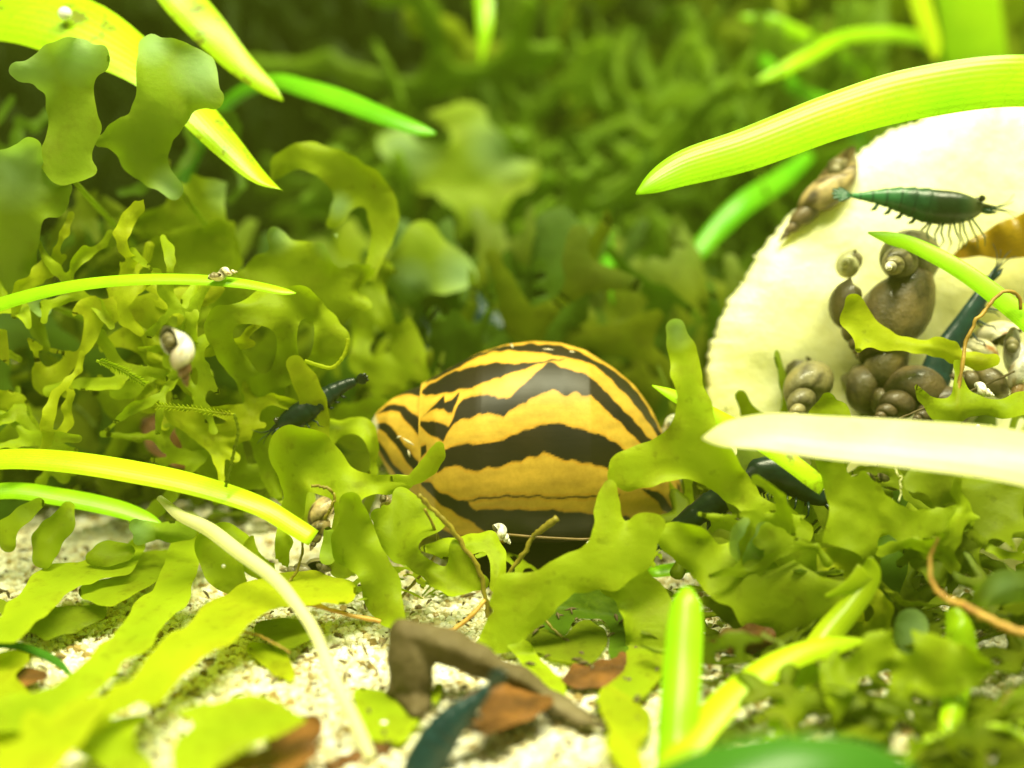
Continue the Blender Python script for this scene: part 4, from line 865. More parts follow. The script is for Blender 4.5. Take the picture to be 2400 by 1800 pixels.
M_EYE = solid_mat('shrimp_eye', [(0.3, (0.01, 0.01, 0.006)), (0.7, (0.05, 0.05, 0.02))], 9, 0.15, 0.6)
def ellipsoid(c, r, nu=10, nv=14):
    v = []
    for i in range(nu):
        t = math.pi*(i+0.0)/(nu-1)
        for j in range(nv):
            a = 2*math.pi*j/nv
            v.append((c[0]+r[0]*math.sin(t)*math.cos(a), c[1]+r[1]*math.sin(t)*math.sin(a), c[2]+r[2]*math.cos(t)))
    return np.array(v), grid_faces(nu, nv, True)
def shrimp(label, spine, d, mat, dorsal=(0, -1), limb=None, legs=5, antennae=True, base=None, eyes=True, swim=4, leg_len=1.0, seed=1):
    """spine: (px, py, half height px) from head to tail"""
    limb = limb or SH_LIMB
    r = np.random.default_rng(seed)
    sp = spline(spine, 64); n = 64; px, py, rp = sp[:, 0], sp[:, 1], np.maximum(sp[:, 2], 1.5)
    dd = np.broadcast_to(np.asarray(d, float), (n,)) if np.ndim(d) == 0 else np.interp(np.linspace(0, 1, n), np.linspace(0, 1, len(d)), d)
    c = P(px, py, dd); rr = rp*K*dd
    t = np.gradient(c, axis=0); t /= np.linalg.norm(t, axis=1)[:, None]
    dv = dorsal[0]*CR - dorsal[1]*CU
    up = dv[None]-t*(t@dv)[:, None]; up /= np.linalg.norm(up, axis=1)[:, None]
    sd = np.cross(t, up)
    s = np.linspace(0, 1, n)
    # overlapping tail plates behind the carapace
    ab = np.clip((s-0.42)/0.58, 0, 1); saw = np.where(s > 0.42, 0.10*(1-((ab*6) % 1.0))-0.03, 0)
    rr2 = rr*(1+saw); rr2[0] *= 0.3; rr2[-1] *= 0.5
    na = 18; a = np.linspace(0, 2*math.pi, na, endpoint=False)
    ca, sa = np.cos(a), np.sin(a)
    ht = np.where(ca > 0, 1.0, 0.92)[None, :]
    v = c[:, None, :]+rr2[:, None, None]*((ca[None, :]*ht)[..., None]*up[:, None, :]+(0.66*sa)[None, :, None]*sd[:, None, :])
    f = grid_faces(n, na, True)+[tuple(range(na))[::-1], tuple((n-1)*na+j for j in range(na))]
    if base is None: base = c[n//2]-np.array([0, 0, rr.max()])
    root = empty('shrimp', base, label, 'shrimp', 'dwarf shrimps')
    # rostrum joined to the body as one skin
    tip = c[0]-t[0]*rr.max()*0.75+up[0]*rr.max()*0.12
    rv, rf = tube(np.array([c[3]+up[3]*rr[3]*0.75, c[0]+up[0]*rr[2]*0.5, tip]), [rr.max()*0.22, rr.max()*0.13, rr.max()*0.02], 7)
    v, f = join([(v.reshape(-1, 3), f), (rv, rf)])
    al = np.concatenate([np.repeat(s, na), np.zeros(len(rv))])
    build('body', v, f, SH_TEALB if mat is SH_TEAL else mat, root, {'along': al})
    R0 = rr.max()
    if eyes:
        for sgn in (-1, 1):
            e = c[4]+up[4]*rr[4]*0.78+sd[4]*sgn*R0*0.42-t[4]*R0*0.15
            vv, ff = ellipsoid(e+up[4]*R0*0.12, (R0*0.19,)*3); build('eye', vv, ff, M_EYE, root)
    if antennae:
        for k_, (u1, s1, L) in enumerate(((0.5, 0.25, 1.9), (0.25, -0.25, 1.7), (-0.15, 0.3, 2.1), (-0.35, -0.3, 1.8))):
            p0 = c[1]; L = L*R0
            q = np.array([p0, p0-t[0]*L*0.45+up[0]*L*u1*0.12, p0-t[0]*L*0.8+up[0]*L*u1*0.42+sd[0]*s1*L*0.3, p0-t[0]*L*1.0+up[0]*L*u1*0.9+sd[0]*s1*L*0.5])
            vv, ff = tube(spline(q, 9), np.linspace(R0*0.055, R0*0.018, 9), 5); build('antenna', vv, ff, mat, root)
        for sgn in (-1, 1):       # the leaf-shaped scales beside the mouth
            q = np.array([c[1]-up[1]*rr[2]*0.3, c[0]-t[0]*R0*0.35-up[0]*R0*0.2, c[0]-t[0]*R0*0.75-up[0]*R0*0.25])+sd[0]*sgn*R0*0.2
            vv, ff = tube(q, [R0*0.10, R0*0.12, R0*0.02], 6); build('scale', vv, ff, mat, root)
    for k_ in range(legs):
        i = int(8+k_*4); p0 = c[i]-up[i]*rr[i]*0.8
        for sgn in (-1, 1):
            fw = -0.5+0.28*k_+r.normal(0, 0.12)
            L = R0*leg_len
            q = np.array([p0+sd[i]*sgn*R0*0.25, p0-up[i]*L*0.5+t[i]*L*fw*0.5+sd[i]*sgn*R0*0.5, p0-up[i]*L*0.85+t[i]*L*(fw*0.6-0.15)+sd[i]*sgn*R0*0.55, p0-up[i]*L*1.25+t[i]*L*(fw*0.9)+sd[i]*sgn*R0*0.5])
            vv, ff = tube(q, [R0*0.075, R0*0.06, R0*0.045, R0*0.02], 5); build('leg', vv, ff, limb, root)
    for k_ in range(swim):
        i = int(30+k_*6); p0 = c[i]-up[i]*rr[i]*0.8
        q = np.array([p0, p0-up[i]*R0*0.28+t[i]*R0*0.15, p0-up[i]*R0*0.42+t[i]*R0*0.35])
        vv, ff = tube(q, [R0*0.10, R0*0.12, R0*0.04], 6); build('swimmeret', vv, ff, mat, root)
    for k_ in range(5):
        an = (k_-2)*0.30; L = R0*(1.15 if k_ in (1, 2, 3) else 0.95)
        dirv = t[-1]*math.cos(an)+(up[-1]*0.75+sd[-1]*0.5)*math.sin(an)
        wv = np.cross(dirv, sd[-1]*0.75-up[-1]*0.5); wv /= np.linalg.norm(wv)+1e-9
        q0 = c[-2]
        pr_ = [(0, 0.05), (0.35, 0.14), (0.7, 0.17), (0.95, 0.10), (1.0, 0.02)]
        vv = []
        nrm_ = np.cross(wv, dirv)
        for s_, w_ in pr_:
            for o1, o2 in ((-1, 0), (0, 0.25), (1, 0), (0, -0.25)):
                vv.append(q0+dirv*L*s_+wv*w_*L*o1+nrm_*w_*L*o2*0.6)
        build('tail_fan_blade', np.array(vv), grid_faces(5, 4, True)+[(3, 2, 1, 0), (16, 17, 18, 19)], mat, root)
    return root
zf1 = float(zuc_d(520))
def z_(py, off): return float(zuc_d(py))-off
shrimp('bright teal-green shrimp walking on the courgette slice', R('F', [(1945, 245, 26), (1890, 245, 70), (1780, 245, 108), (1640, 240, 118), (1500, 212, 104), (1380, 186, 78), (1250, 172, 46), (1150, 166, 26), (1090, 160, 14)]), zf1-0.42, SH_TEAL, (0.1, -1), leg_len=1.25, seed=4)
shrimp('black shrimp with its tail raised beside the spire of the striped snail', R('M', [(1440, 1330, 20), (1490, 1300, 52), (1560, 1265, 66), (1640, 1215, 58), (1710, 1160, 48), (1780, 1118, 34), (1845, 1092, 22)]), 9.72, SH_BLACK, (-0.5, -1), SH_BLACK, antennae=True, seed=5, leg_len=0.8)
shrimp('slender blurred dark shrimp pointing up behind the striped snail', [(1052, 640, 5), (1072, 662, 12), (1108, 706, 20), (1136, 749, 29), (1180, 778, 33), (1230, 790, 26), (1275, 800, 14)], 12.6, SH_BLUE, (0.7, -0.7), SH_BLUE, legs=3, seed=6)
shrimp('blurred dark blue shrimp half hidden behind the spire side of the shell', [(1022, 792, 8), (1034, 815, 22), (1050, 850, 30), (1080, 900, 30), (1120, 940, 24), (1150, 970, 12)], 11.6, SH_BLUE, (1, -0.3), SH_BLUE, legs=3, seed=7)
shrimp('black shrimp lying under the bright dotted leaf, tail toward the shell lip', [(1940, 1180, 8), (1915, 1165, 24), (1860, 1125, 44), (1795, 1112, 42), (1735, 1145, 36), (1670, 1182, 32), (1610, 1222, 25), (1560, 1256, 14)], 9.22, SH_BLACK, (0.2, -1), SH_BLACK, seed=8, leg_len=0.6)
shrimp('dark teal shrimp out of focus on the sand beside the brown stick', [(955, 1880, 14), (985, 1822, 46), (1012, 1765, 48), (1045, 1712, 42), (1080, 1672, 32), (1118, 1640, 20), (1147, 1608, 10)], 7.55, SH_BLUE, (-0.8, -0.6), SH_BLUE, seed=9, legs=4)
shrimp('dark blue-green shrimp climbing the courgette among the brown snails', [(2325, 650, 6), (2306, 684, 17), (2262, 757, 26), (2224, 812, 30), (2196, 870, 38), (2182, 925, 40), (2188, 985, 24), (2200, 1020, 10)], z_(830, 0.3), SH_BLUE, (-1, -0.6), SH_BLUE, seed=10, legs=4)

# ---------------------------------------------------------------- small snails
m, nt, out = new_mat('small_shell')
pr = N(nt, 'ShaderNodeBsdfPrincipled'); mo = ramp(nt, noise(nt, 7, 6, rough=0.7), [(0.3, (0.30, 0.27, 0.18)), (0.5, (1, 1, 1)), (0.72, (1.35, 1.28, 1.05))])
nt.links.new(mix(nt, 1.0, attr(nt, 'col', 'Color'), mo, 'MULTIPLY'), pr.inputs['Base Color'])
pr.inputs['Roughness'].default_value = 0.45; pr.inputs['Coat Weight'].default_value = 0.2
nt.links.new(bump(nt, noise(nt, 16, 5, rough=0.7), 0.6, 0.025), pr.inputs['Normal']); nt.links.new(pr.outputs[0], out.inputs[0])
M_SMALL = m
M_FLESHY = solid_mat('snail_flesh', [(0.3, (0.10, 0.085, 0.035)), (0.7, (0.28, 0.24, 0.12))], 8, 0.4, 0.4, 0.4, 0.01)
TAN = ((0.40, 0.30, 0.13), (0.10, 0.06, 0.02)); BROWN = ((0.115, 0.085, 0.030), (0.04, 0.026, 0.010)); GREY = ((0.20, 0.175, 0.075), (0.07, 0.055, 0.022))
CREAM = ((0.70, 0.64, 0.42), (0.36, 0.16, 0.05)); PALE = ((0.62, 0.60, 0.30), (0.45, 0.42, 0.16)); WHITE = ((0.78, 0.76, 0.66), (0.45, 0.36, 0.22)); DARK = ((0.10, 0.07, 0.03), (0.03, 0.02, 0.008))
def small_snail(label, base, apex, w, cols, whorls=5.5, ratio=None, spots=0.35, worn=0.0, tipcol=None, foot=True, group='small snails', name='small_snail', seed=1, nz_len=1.0, grow=0.57):
    """base, apex: (px, py, depth); w: width of the last whorl in px"""
    A = P(*base); B = P(*apex); ax = B-A; H = np.linalg.norm(ax); ax /= H
    W = w*K*base[2]
    ref = np.array([0.2, -1.0, 0.35]); e1 = ref-ax*(ref@ax); e1 /= np.linalg.norm(e1); e2 = np.cross(ax, e1)
    b_ = -math.log(grow)/(2*math.pi)
    nth, nph = int(26*whorls), 16
    th = np.linspace(0, 2*math.pi*whorls, nth); s = np.exp(-b_*th)
    send = s[-1]
    z = H*(1-s)/(1-send)
    pitch = H*(1-grow)
    rad, rax = 0.27*W, max(0.34*H, 0.22*W)
    ph = np.linspace(0, 2*math.pi, nph, endpoint=False)
    th0 = th+seed*1.3
    radial = np.cos(th0)[:, None]*e1+np.sin(th0)[:, None]*e2
    cen = A+z[:, None]*ax+radial*(0.24*W*s)[:, None]
    open_ = np.minimum(1, 0.9+0.1*th/1.0)
    v = cen[:, None, :]+(rad*s*open_)[:, None, None]*np.cos(ph)[None, :, None]*radial[:, None, :]+(rax*s*open_)[:, None, None]*np.sin(ph)[None, :, None]*ax
    f = grid_faces(nth, nph, True)+[tuple((nth-1)*nph+j for j in range(nph))]
    n1 = Noise2(seed+400, 9); u_ = np.repeat(th[:, None], nph, 1); p_ = np.repeat(ph[None, :], nth, 0)
    sp_ = (n1(u_*5.0/nz_len, np.sin(p_)*4.0+3*np.cos(p_)) > 1.25-spots*1.3)
    c1, c2 = np.array(cols[0]), np.array(cols[1])
    col = np.where(sp_[..., None], c2, c1*(1+0.22*n1(u_*1.7, p_))[..., None])
    suture = np.clip((np.abs(np.sin(p_))-0.86)*7, 0, 1)[..., None]
    col = col*(1-0.45*suture)
    if worn > 0:
        k_ = np.clip((u_/u_.max()-(1-worn))/0.12, 0, 1)[..., None]; col = col*(1-k_)+np.array([0.80, 0.76, 0.62])*k_
    if tipcol is not None:
        k_ = np.clip((u_/u_.max()-0.12)/0.1, 0, 1)[..., None]; col = col*(1-k_)+np.array(tipcol)*k_
    root = empty(name, A-np.array([0, 0, 0.25*W]), label, 'snail', group)
    build('shell', v.reshape(-1, 3), f, M_SMALL, root, {'col': np.clip(col.reshape(-1, 3), 0.004, 0.9)})
    # opening, with the animal's foot in it
    oc = cen[1]; vv, ff = ellipsoid(oc, (rad*0.62, rad*0.62, rad*0.62), 8, 10); build('operculum', vv, ff, M_FLESHY, root)
    if foot:
        q = np.array([cen[0], cen[0]-ax*0.22*W+np.array([0, 0.12*W, -0.12*W]), cen[0]-ax*0.42*W+np.array([0, 0.12*W, -0.16*W])])
        vv, ff = tube(spline(q, 7), np.array([0.20, 0.20, 0.19, 0.17, 0.14, 0.10, 0.03])*W, 9); build('foot', vv, ff, M_FLESHY, root)
    return root
TS = 'brown trumpet snails on the courgette'
small_snail('tall trumpet snail with a dark-spotted tan mouth whorl clinging to the courgette rim', (1975, 400, z_(400, 0.10)), (1826, 566, z_(560, 0.02)), 112, TAN, tipcol=(0.13, 0.09, 0.04), worn=0.10, spots=0.62, group=TS, seed=2, whorls=6)
small_snail('trumpet snail end-on with a white worn spiral tip, crossed by the narrow green leaf', (2140, 590, z_(590, 0.15)), (2080, 628, z_(620, 0.85)), 165, GREY, worn=0.42, spots=0.45, group=TS, seed=3)
small_snail('largest brown trumpet snail, pointing down behind the tattered yellow frond', (2090, 700, z_(700, 0.30)), (2046, 1010, z_(1000, 0.22)), 205, BROWN, spots=0.2, group=TS, seed=4, whorls=6)
small_snail('brown trumpet snail lying along the flank of the largest one', (1992, 700, z_(700, 0.35)), (2010, 840, z_(840, 0.35)), 120, BROWN, spots=0.2, group=TS, seed=5)
small_snail('round translucent yellowish snail by the white spiral tip', (2000, 628, z_(620, 0.20)), (1978, 612, z_(610, 0.42)), 92, PALE, whorls=3.2, spots=0.0, group=TS, seed=6, grow=0.42)
small_snail('grey-brown trumpet snail with glinting eroded tip at the foot of the courgette', (1900, 862, z_(862, 0.18)), (1858, 988, z_(980, 0.55)), 150, GREY, worn=0.30, spots=0.15, group=TS, seed=7)
small_snail('brown trumpet snail squeezed behind the tip of the largest one', (2000, 905, z_(905, 0.2)), (2110, 975, z_(970, 0.4)), 130, BROWN, spots=0.35, group=TS, seed=8)
small_snail('dark trumpet snail beneath the dark blue-green shrimp', (2150, 905, z_(905, 0.3)), (2050, 985, z_(980, 0.5)), 150, DARK, spots=0.3, group=TS, seed=9)
small_snail('dark trumpet snail in the shade beside the spiky olive frond', (2240, 935, z_(935, 0.25)), (2140, 985, z_(980, 0.5)), 140, DARK, spots=0.2, group=TS, seed=12)
small_snail('cream trumpet snail with reddish-brown marks under the brown root loop', (2345, 805, z_(805, 0.2)), (2225, 845, z_(845, 0.35)), 120, CREAM, spots=0.5, group=TS, seed=10)
small_snail('mud-brown trumpet snail below the reddish marked cream one', (2330, 900, z_(900, 0.3)), (2220, 880, z_(880, 0.3)), 90, BROWN, spots=0.4, group=TS, seed=14)
small_snail('white and brown snail hanging tip down beside the brown root', (2392, 815, z_(815, 0.45)), (2378, 968, z_(960, 0.5)), 82, WHITE, tipcol=(0.26, 0.15, 0.05), group=TS, seed=11)
small_snail('tiny white shell scrap over the spiky olive frond', (2292, 912, 9.3), (2330, 928, 9.28), 40, WHITE, whorls=4, group='baby snails', seed=13, foot=False)
BS = 'baby snails'
small_snail('tiny cream snail with brown blotch riding the thin leaf', (505, 640, 9.24), (556, 637, 9.24), 44, CREAM, whorls=3.5, spots=0.3, group=BS, seed=15, grow=0.45)
small_snail('blurred white and brown snail clinging to the crumpled fronds, tip down', (415, 795, 8.55), (438, 905, 8.6), 88, WHITE, tipcol=(0.20, 0.10, 0.035), whorls=4.5, group=BS, seed=16)
small_snail('tiny white snail stuck to the lower lip of the striped shell', (1166, 1240, 9.36), (1196, 1274, 9.36), 42, WHITE, whorls=4, group=BS, seed=17)
small_snail('minute ring-like white snail on the dark foot of the striped snail', (1382, 1276, 9.34), (1381, 1275, 9.28), 30, WHITE, whorls=2.6, group=BS, seed=18, foot=False, grow=0.4)
small_snail('spotted tan snail between bleached stalk and lime frond', (762, 1195, 9.75), (728, 1290, 9.55), 82, TAN, spots=0.6, group=BS, seed=19)
small_snail('grey spotted snail lying on the sand under the snapped leaf end', (755, 1338, 9.55), (655, 1336, 9.6), 66, GREY, spots=0.5, group=BS, seed=20)
small_snail('small reddish snail under the spire', (905, 1170, 9.5), (896, 1212, 9.5), 36, TAN, spots=0.4, group=BS, seed=21)
small_snail('pale grey round snail squeezed between striped shell and lime frond', (1590, 1000, 10.1), (1568, 990, 9.95), 92, ((0.60, 0.62, 0.45), (0.55, 0.55, 0.4)), whorls=3.0, spots=0.0, group=BS, seed=22, grow=0.42)
small_snail('grey snail with a dark opening under the cream-white leaf', (2095, 1110, 9.2), (2020, 1112, 9.25), 84, GREY, spots=0.2, group=BS, seed=23, whorls=4)

# ---------------------------------------------------------------- litter: twig, dead leaves, roots
def dead(name, label, parts, mat, d0, d1, cat, thick, **kw):
    st = [[q[:3] for q in R(t_, pts)] for t_, pts in parts]
    if name == 'dead_leaf': kw = {'edge': 9, 'noise_len': 34.0, 'k': 8, 'ripple': 0.12, **kw}
    return frond(name, label, st, mat, d0, d1, thick=thick, cat=cat, **kw)
dead('twig', 'forked grey-brown twig with a broken stub propped on the sand', [('H', [(400, 790, 70), (560, 830, 100), (720, 890, 105), (900, 970, 88), (1150, 1085, 72), (1400, 1240, 52), (1560, 1330, 36), (1700, 1400, 22)]), ('H', [(410, 800, 90), (430, 950, 130), (460, 1100, 120), (480, 1220, 80), (470, 1300, 40)]), ('H', [(350, 1150, 30), (310, 1175, 14)])], M_TWIG, 8.25, 8.25, 'twig', 0.13, k=10, edge=3, ripple=0.04, cell=8)
strand('stick', 'long brown stick lying over the sand under the dark teal shrimp', [(x_, y_, w_, d_) for (x_, y_, w_), d_ in zip([q[:3] for q in R('H', [(-80, 1680, 130), (0, 1630, 130), (250, 1530, 150), (480, 1430, 100), (680, 1340, 70), (810, 1265, 40)])], (7.55, 7.62, 7.75, 7.9, 8.1, 8.2))], M_DEAD, cat='stick', nside=10)
DL = 'brown dead leaves on the sand'
dead('dead_leaf', 'reddish brown dead leaf on the sand between stick and twig', [('H', [(830, 1420, 16), (960, 1350, 70), (1100, 1310, 84), (1230, 1270, 60), (1340, 1230, 24)]), ('H', [(700, 1280, 40), (860, 1200, 60), (1000, 1180, 80), (1150, 1160, 60)])], M_DEAD, 8.35, 8.2, 'dead leaf', 0.02, group=DL, flat=True, lift=0.10)
dead('dead_leaf', 'rusty curled dead leaf with a hooked tip inside the frond cave', [('H', [(1420, 1100, 18), (1540, 1065, 56), (1690, 1040, 76), (1800, 980, 50), (1820, 920, 26), (1780, 885, 14)])], M_DEAD, 8.95, 8.85, 'dead leaf', 0.025, group=DL)
dead('dead_leaf', 'dark brown dead leaf below the great pale lime sheet', [('I', [(160, 850, 26), (300, 825, 66), (430, 810, 76), (560, 800, 36)])], M_DEAD, 8.75, 8.7, 'dead leaf', 0.02, group=DL)
dead('dead_leaf', 'brown dead leaf half buried under the leaf-shaped lime flake', [('G', [(1400, 1640, 30), (1620, 1620, 80), (1850, 1600, 86), (2020, 1560, 40)]), ('G', [(1800, 1480, 70), (2000, 1400, 60)])], M_DEAD, 8, 7.8, 'dead leaf', 0.02, group=DL, flat=True, lift=0.05)
dead('dead_leaf', 'blurred reddish dead leaf in the dark behind the olive frond leg', [('D', [(900, 1040, 40), (1020, 1140, 90), (1130, 1250, 90), (1210, 1330, 40)])], M_DEAD, 10.6, 10.5, 'dead leaf', 0.02, group=DL)
dead('dead_leaf', 'small dark dead leaf by the thin dark green blade', [('G', [(0, 1110, 24), (120, 1090, 40), (280, 1065, 36)])], M_DEAD, 8.2, 8.2, 'dead leaf', 0.02, group=DL, flat=True, lift=0.05)
dead('dead_leaf', 'dark brown leaf scrap lying behind the ragged ribbed leaf', [('I', [(1030, 1330, 20), (1180, 1300, 40), (1320, 1300, 24)]), ('I', [(860, 1240, 30), (960, 1230, 30)])], M_DEAD, 8.2, 8.1, 'dead leaf', 0.02, group=DL, flat=True, lift=0.05)
RT = 'thin roots among the fronds'
def rt(label, t_, pts, d, mat, w, wob=0.02):
    q = R(t_, [(p[0], p[1], w if len(p) < 3 else p[2]) for p in pts])
    n_ = len(q); ds = np.linspace(d[0], d[1], n_)
    strand('root', label, [(a_[0], a_[1], a_[2], float(e_)) for a_, e_ in zip(q, ds)], mat, group=RT, wob=wob)
rt('thick olive root running from the frond tip on the shell to the sand', 'H', [(500, -110), (560, -60), (640, 20), (740, 150), (860, 320), (930, 450), (955, 580), (950, 680)], (8.95, 9.15), M_ROOTG, 34)
rt('thin brown root curving past the spire to the sand', 'H', [(540, -20), (600, 120), (605, 220), (580, 310), (500, 440), (370, 580)], (9.05, 9.45), M_ROOTG, 20)
rt('straight brown root leaning over the dark foot of the snail', 'H', [(1400, 40, 50), (1280, 140, 40), (1160, 270, 30), (1060, 430, 28), (980, 570, 30), (960, 700, 24)], (8.95, 9.2), M_ROOTG, 34)
rt('orange-brown root arc behind the twig', 'H', [(930, 570), (880, 630), (800, 700), (690, 750), (560, 740), (300, 690), (0, 625), (-180, 600), (-320, 585)], (9.1, 8.9), M_RUST, 30)
rt('rust-coloured segmented root curving across the lower fronds', 'I', [(1655, 170, 22), (1610, 290, 26), (1605, 400, 30), (1650, 510, 36), (1740, 600, 46), (1880, 670, 56), (2040, 750, 56), (2220, 800, 52), (2400, 860, 50)], (8.3, 7.75), M_RUST, 30)
rt('short dark hooked root above the spotted tan snail', 'N', [(720, 770), (860, 775), (960, 850), (975, 930), (930, 1060), (880, 1200)], (9.2, 9.25), M_ROOTG, 40)
rt('thin straight root by the bleached stalk', 'G', [(1600, 660), (1690, 540), (1800, 420), (1900, 290), (1960, 190)], (9.0, 9.15), M_ROOTG, 18)
rt('wiry brown root on bare sand', 'G', [(1560, 770), (1640, 790), (1750, 850), (1880, 915)], (8.75, 8.5), M_ROOT, 14)
rt('wiry forked root beside the bleached stalk', 'G', [(2140, 930), (2000, 950), (1940, 980), (1910, 1045)], (8.5, 8.3), M_ROOT, 14)
rt('short wiry root pointing down on bare sand', 'G', [(2020, 970), (1995, 1060), (1980, 1165)], (8.45, 8.2), M_ROOT, 12)
rt('fine root hanging in the frond cave', 'H', [(1320, 700), (1430, 800), (1540, 920), (1600, 1020), (1660, 1130)], (9.05, 8.8), M_ROOTG, 20)
rt('brown root loop over the reddish marked cream snail', 'F', [(2190, 900), (2185, 820), (2120, 765), (2040, 800), (1960, 890), (1870, 970), (1830, 1080), (1800, 1250), (1785, 1420), (1775, 1560)], (9.4, 9.2), M_ROOT, 26)
rt('thin white root thread under the cream-white leaf', 'J', [(1375, 480), (1385, 580), (1405, 670), (1400, 760)], (8.9, 8.9), L_PALE, 12)
rt('grey straw lying against the dark snails', 'F', [(1400, 1610), (1600, 1520), (1850, 1420), (2150, 1300)], (9.45, 9.55), M_TWIG, 16, 0.005)
rt('pale grass stem slanting by the kinked stem', 'I', [(1850, 1400), (1940, 1310), (2030, 1190), (2140, 1150)], (7.7, 7.8), M_ROOTG, 14)
# detritus on the sand, pearls of air, and a blob added as leaf glare
r = np.random.default_rng(99); parts_ = []
for i in range(420):
    py = r.uniform(1300, 1830); px = r.uniform(-50, 2450); c_ = P(px, py, ground_d(py)); c_[2] = 0.02+r.uniform(0, 0.03)
    a_ = r.uniform(0, 6.28); L = r.uniform(0.03, 0.11)
    dv = np.array([math.cos(a_), math.sin(a_), r.normal(0, 0.2)])*L
    parts_.append(tube(np.array([c_-dv*0.5, c_+np.array([0, 0, 0.008]), c_+dv*0.5]), [0.005, r.uniform(0.008, 0.016), 0.004], 5))
vv, ff = join(parts_)
tag(build('detritus', vv, ff, M_TWIG), 'dark plant crumbs scattered over the pale sand', 'plant crumbs', kind='stuff')
m, nt, out = new_mat('pearl_or_glare_spot')
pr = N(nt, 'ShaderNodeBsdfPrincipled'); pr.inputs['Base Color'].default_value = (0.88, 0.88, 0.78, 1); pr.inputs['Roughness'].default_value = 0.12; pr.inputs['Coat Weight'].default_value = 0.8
nt.links.new(pr.outputs[0], out.inputs[0]); M_PEARL_GLARE = m
for (px, py, rp, d, lab) in ((152, 32, 17, 10.03, 'large white blob added as a glare spot on the mottled yellow leaf'), (900, 1700, 12, 7.95, 'white air pearl on the green frond behind the twig'), (517, 1690, 10, 7.9, 'oval white air pearl on the leaf-shaped lime flake'), (524, 1327, 5, 9.0, 'tiny air pearl beside the bleached stalk'), (855, 1507, 6, 8.5, 'tiny air pearl above the broken twig stub'), (2292, 1000, 6, 9.2, 'tiny air pearl over the cream-white leaf edge'), (1606, 1005, 12, 9.6, 'shiny air pearl on the grey round snail')):  # first entry is no bubble: a solid white glare spot
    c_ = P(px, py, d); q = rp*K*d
    vv, ff = ellipsoid(c_, (q, q*0.8, q*0.95)); tag(build('pearl_or_glare_spot', vv, ff, M_PEARL_GLARE), lab, 'air bubble', 'air pearls')
# ---------------------------------------------------------------- the thicket behind
def proto(seed):
    r = np.random.default_rng(seed)
    st = []
    def grow(x, y, a, rr, depth):
        L = r.uniform(55, 95); pts = [(x, y, rr)]
        for i in range(2):
            a2 = a+r.normal(0, 0.25); x += L*0.5*math.cos(a2); y -= L*0.5*math.sin(a2); rr2 = rr*r.uniform(0.85, 1.15)
            pts.append((x, y, rr2))
        st.append(pts)
        if depth < 4:
            for s_ in (-1, 1):
                if r.random() < 0.85: grow(x, y, a+s_*r.uniform(0.35, 0.9), rr*r.uniform(0.8, 1.0), depth+1)
    grow(0, 0, math.pi/2, 17, 0)
    x, y, q, f, bnd = sheet_from_strokes(st, 11.0, k=7, edge_noise=4.5, seed=seed)
    y = -y; y -= y.min()
    n1 = Noise2(seed+9)
    z = 22*n1(x/70, y/70)+0.0012*y*y*r.uniform(-0.4, 0.8)
    th = 6*np.sqrt(np.clip(-f/20, 0, 1))
    faces, inner = two_sided(q, bnd, len(x))
    v = np.concatenate([np.stack([x, z-th, y], 1), np.stack([x, z+th, y], 1)[inner]])
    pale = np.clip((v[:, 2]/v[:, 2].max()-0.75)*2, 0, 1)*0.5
    return v/300.0, faces, pale, rim_edges(q)
PROTOS = [proto(300+i) for i in range(9)]
def thicket(name, label, n, mat, box, hscale, seed, cat='water plants', zfun=None, keep=None):
    r = np.random.default_rng(seed); V, F, A = [], [], []; off = 0; k_ = 0
    while k_ < n:
        v, f, pl, q_ = PROTOS[r.integers(len(PROTOS))]
        px = r.uniform(box[0], box[1]); d = r.uniform(box[4], box[5]); py = r.uniform(box[2], box[3])
        if keep is not None and not keep(px, py, d, r): continue
        k_ += 1
        c_ = P(px, py, d)
        a = r.uniform(0, 2*math.pi); tl = r.normal(0, 0.45); s_ = hscale*r.uniform(0.7, 1.3)
        Rz = np.array(Matrix.Rotation(a, 3, 'Z') @ Matrix.Rotation(tl, 3, 'Y') @ Matrix.Rotation(r.normal(0, 0.4), 3, 'X'))
        w = v @ Rz.T*s_ + np.array([c_[0], c_[1], max(c_[2], -0.02)])
        w[:, 2] = np.maximum(w[:, 2], -0.04)
        V.append(w); F.append(f+off); A.append(pl); off += len(v)
    V = np.concatenate(V); A = np.concatenate(A)
    o = build(name, V, np.concatenate(F), mat, None, {'pale': A, 'rim': np.zeros(len(V))})
    return tag(o, label, cat, kind='stuff')
B_SHADE_TONE = frond_mat('thicket_shade_tone', (0.016, 0.036, 0.003), (0.045, 0.072, 0.005), pale=(0.06, 0.10, 0.03))  # shade between the back plants is put into this colour
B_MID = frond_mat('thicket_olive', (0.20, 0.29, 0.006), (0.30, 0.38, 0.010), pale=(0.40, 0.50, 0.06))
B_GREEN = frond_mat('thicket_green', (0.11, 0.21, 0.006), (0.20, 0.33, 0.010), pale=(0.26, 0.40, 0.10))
thicket('dark_thicket', 'dark green mass of fronds behind the fronds, shade put into its colour', 320, B_SHADE_TONE, (-700, 1350, -250, 700, 16.0, 23.5), 2.5, 41)
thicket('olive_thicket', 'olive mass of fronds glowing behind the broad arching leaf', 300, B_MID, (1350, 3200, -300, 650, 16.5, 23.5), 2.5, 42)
thicket('green_thicket', 'green mass of fronds behind the striped snail', 110, B_GREEN, (950, 1950, 400, 950, 14.2, 17.0), 1.6, 43)
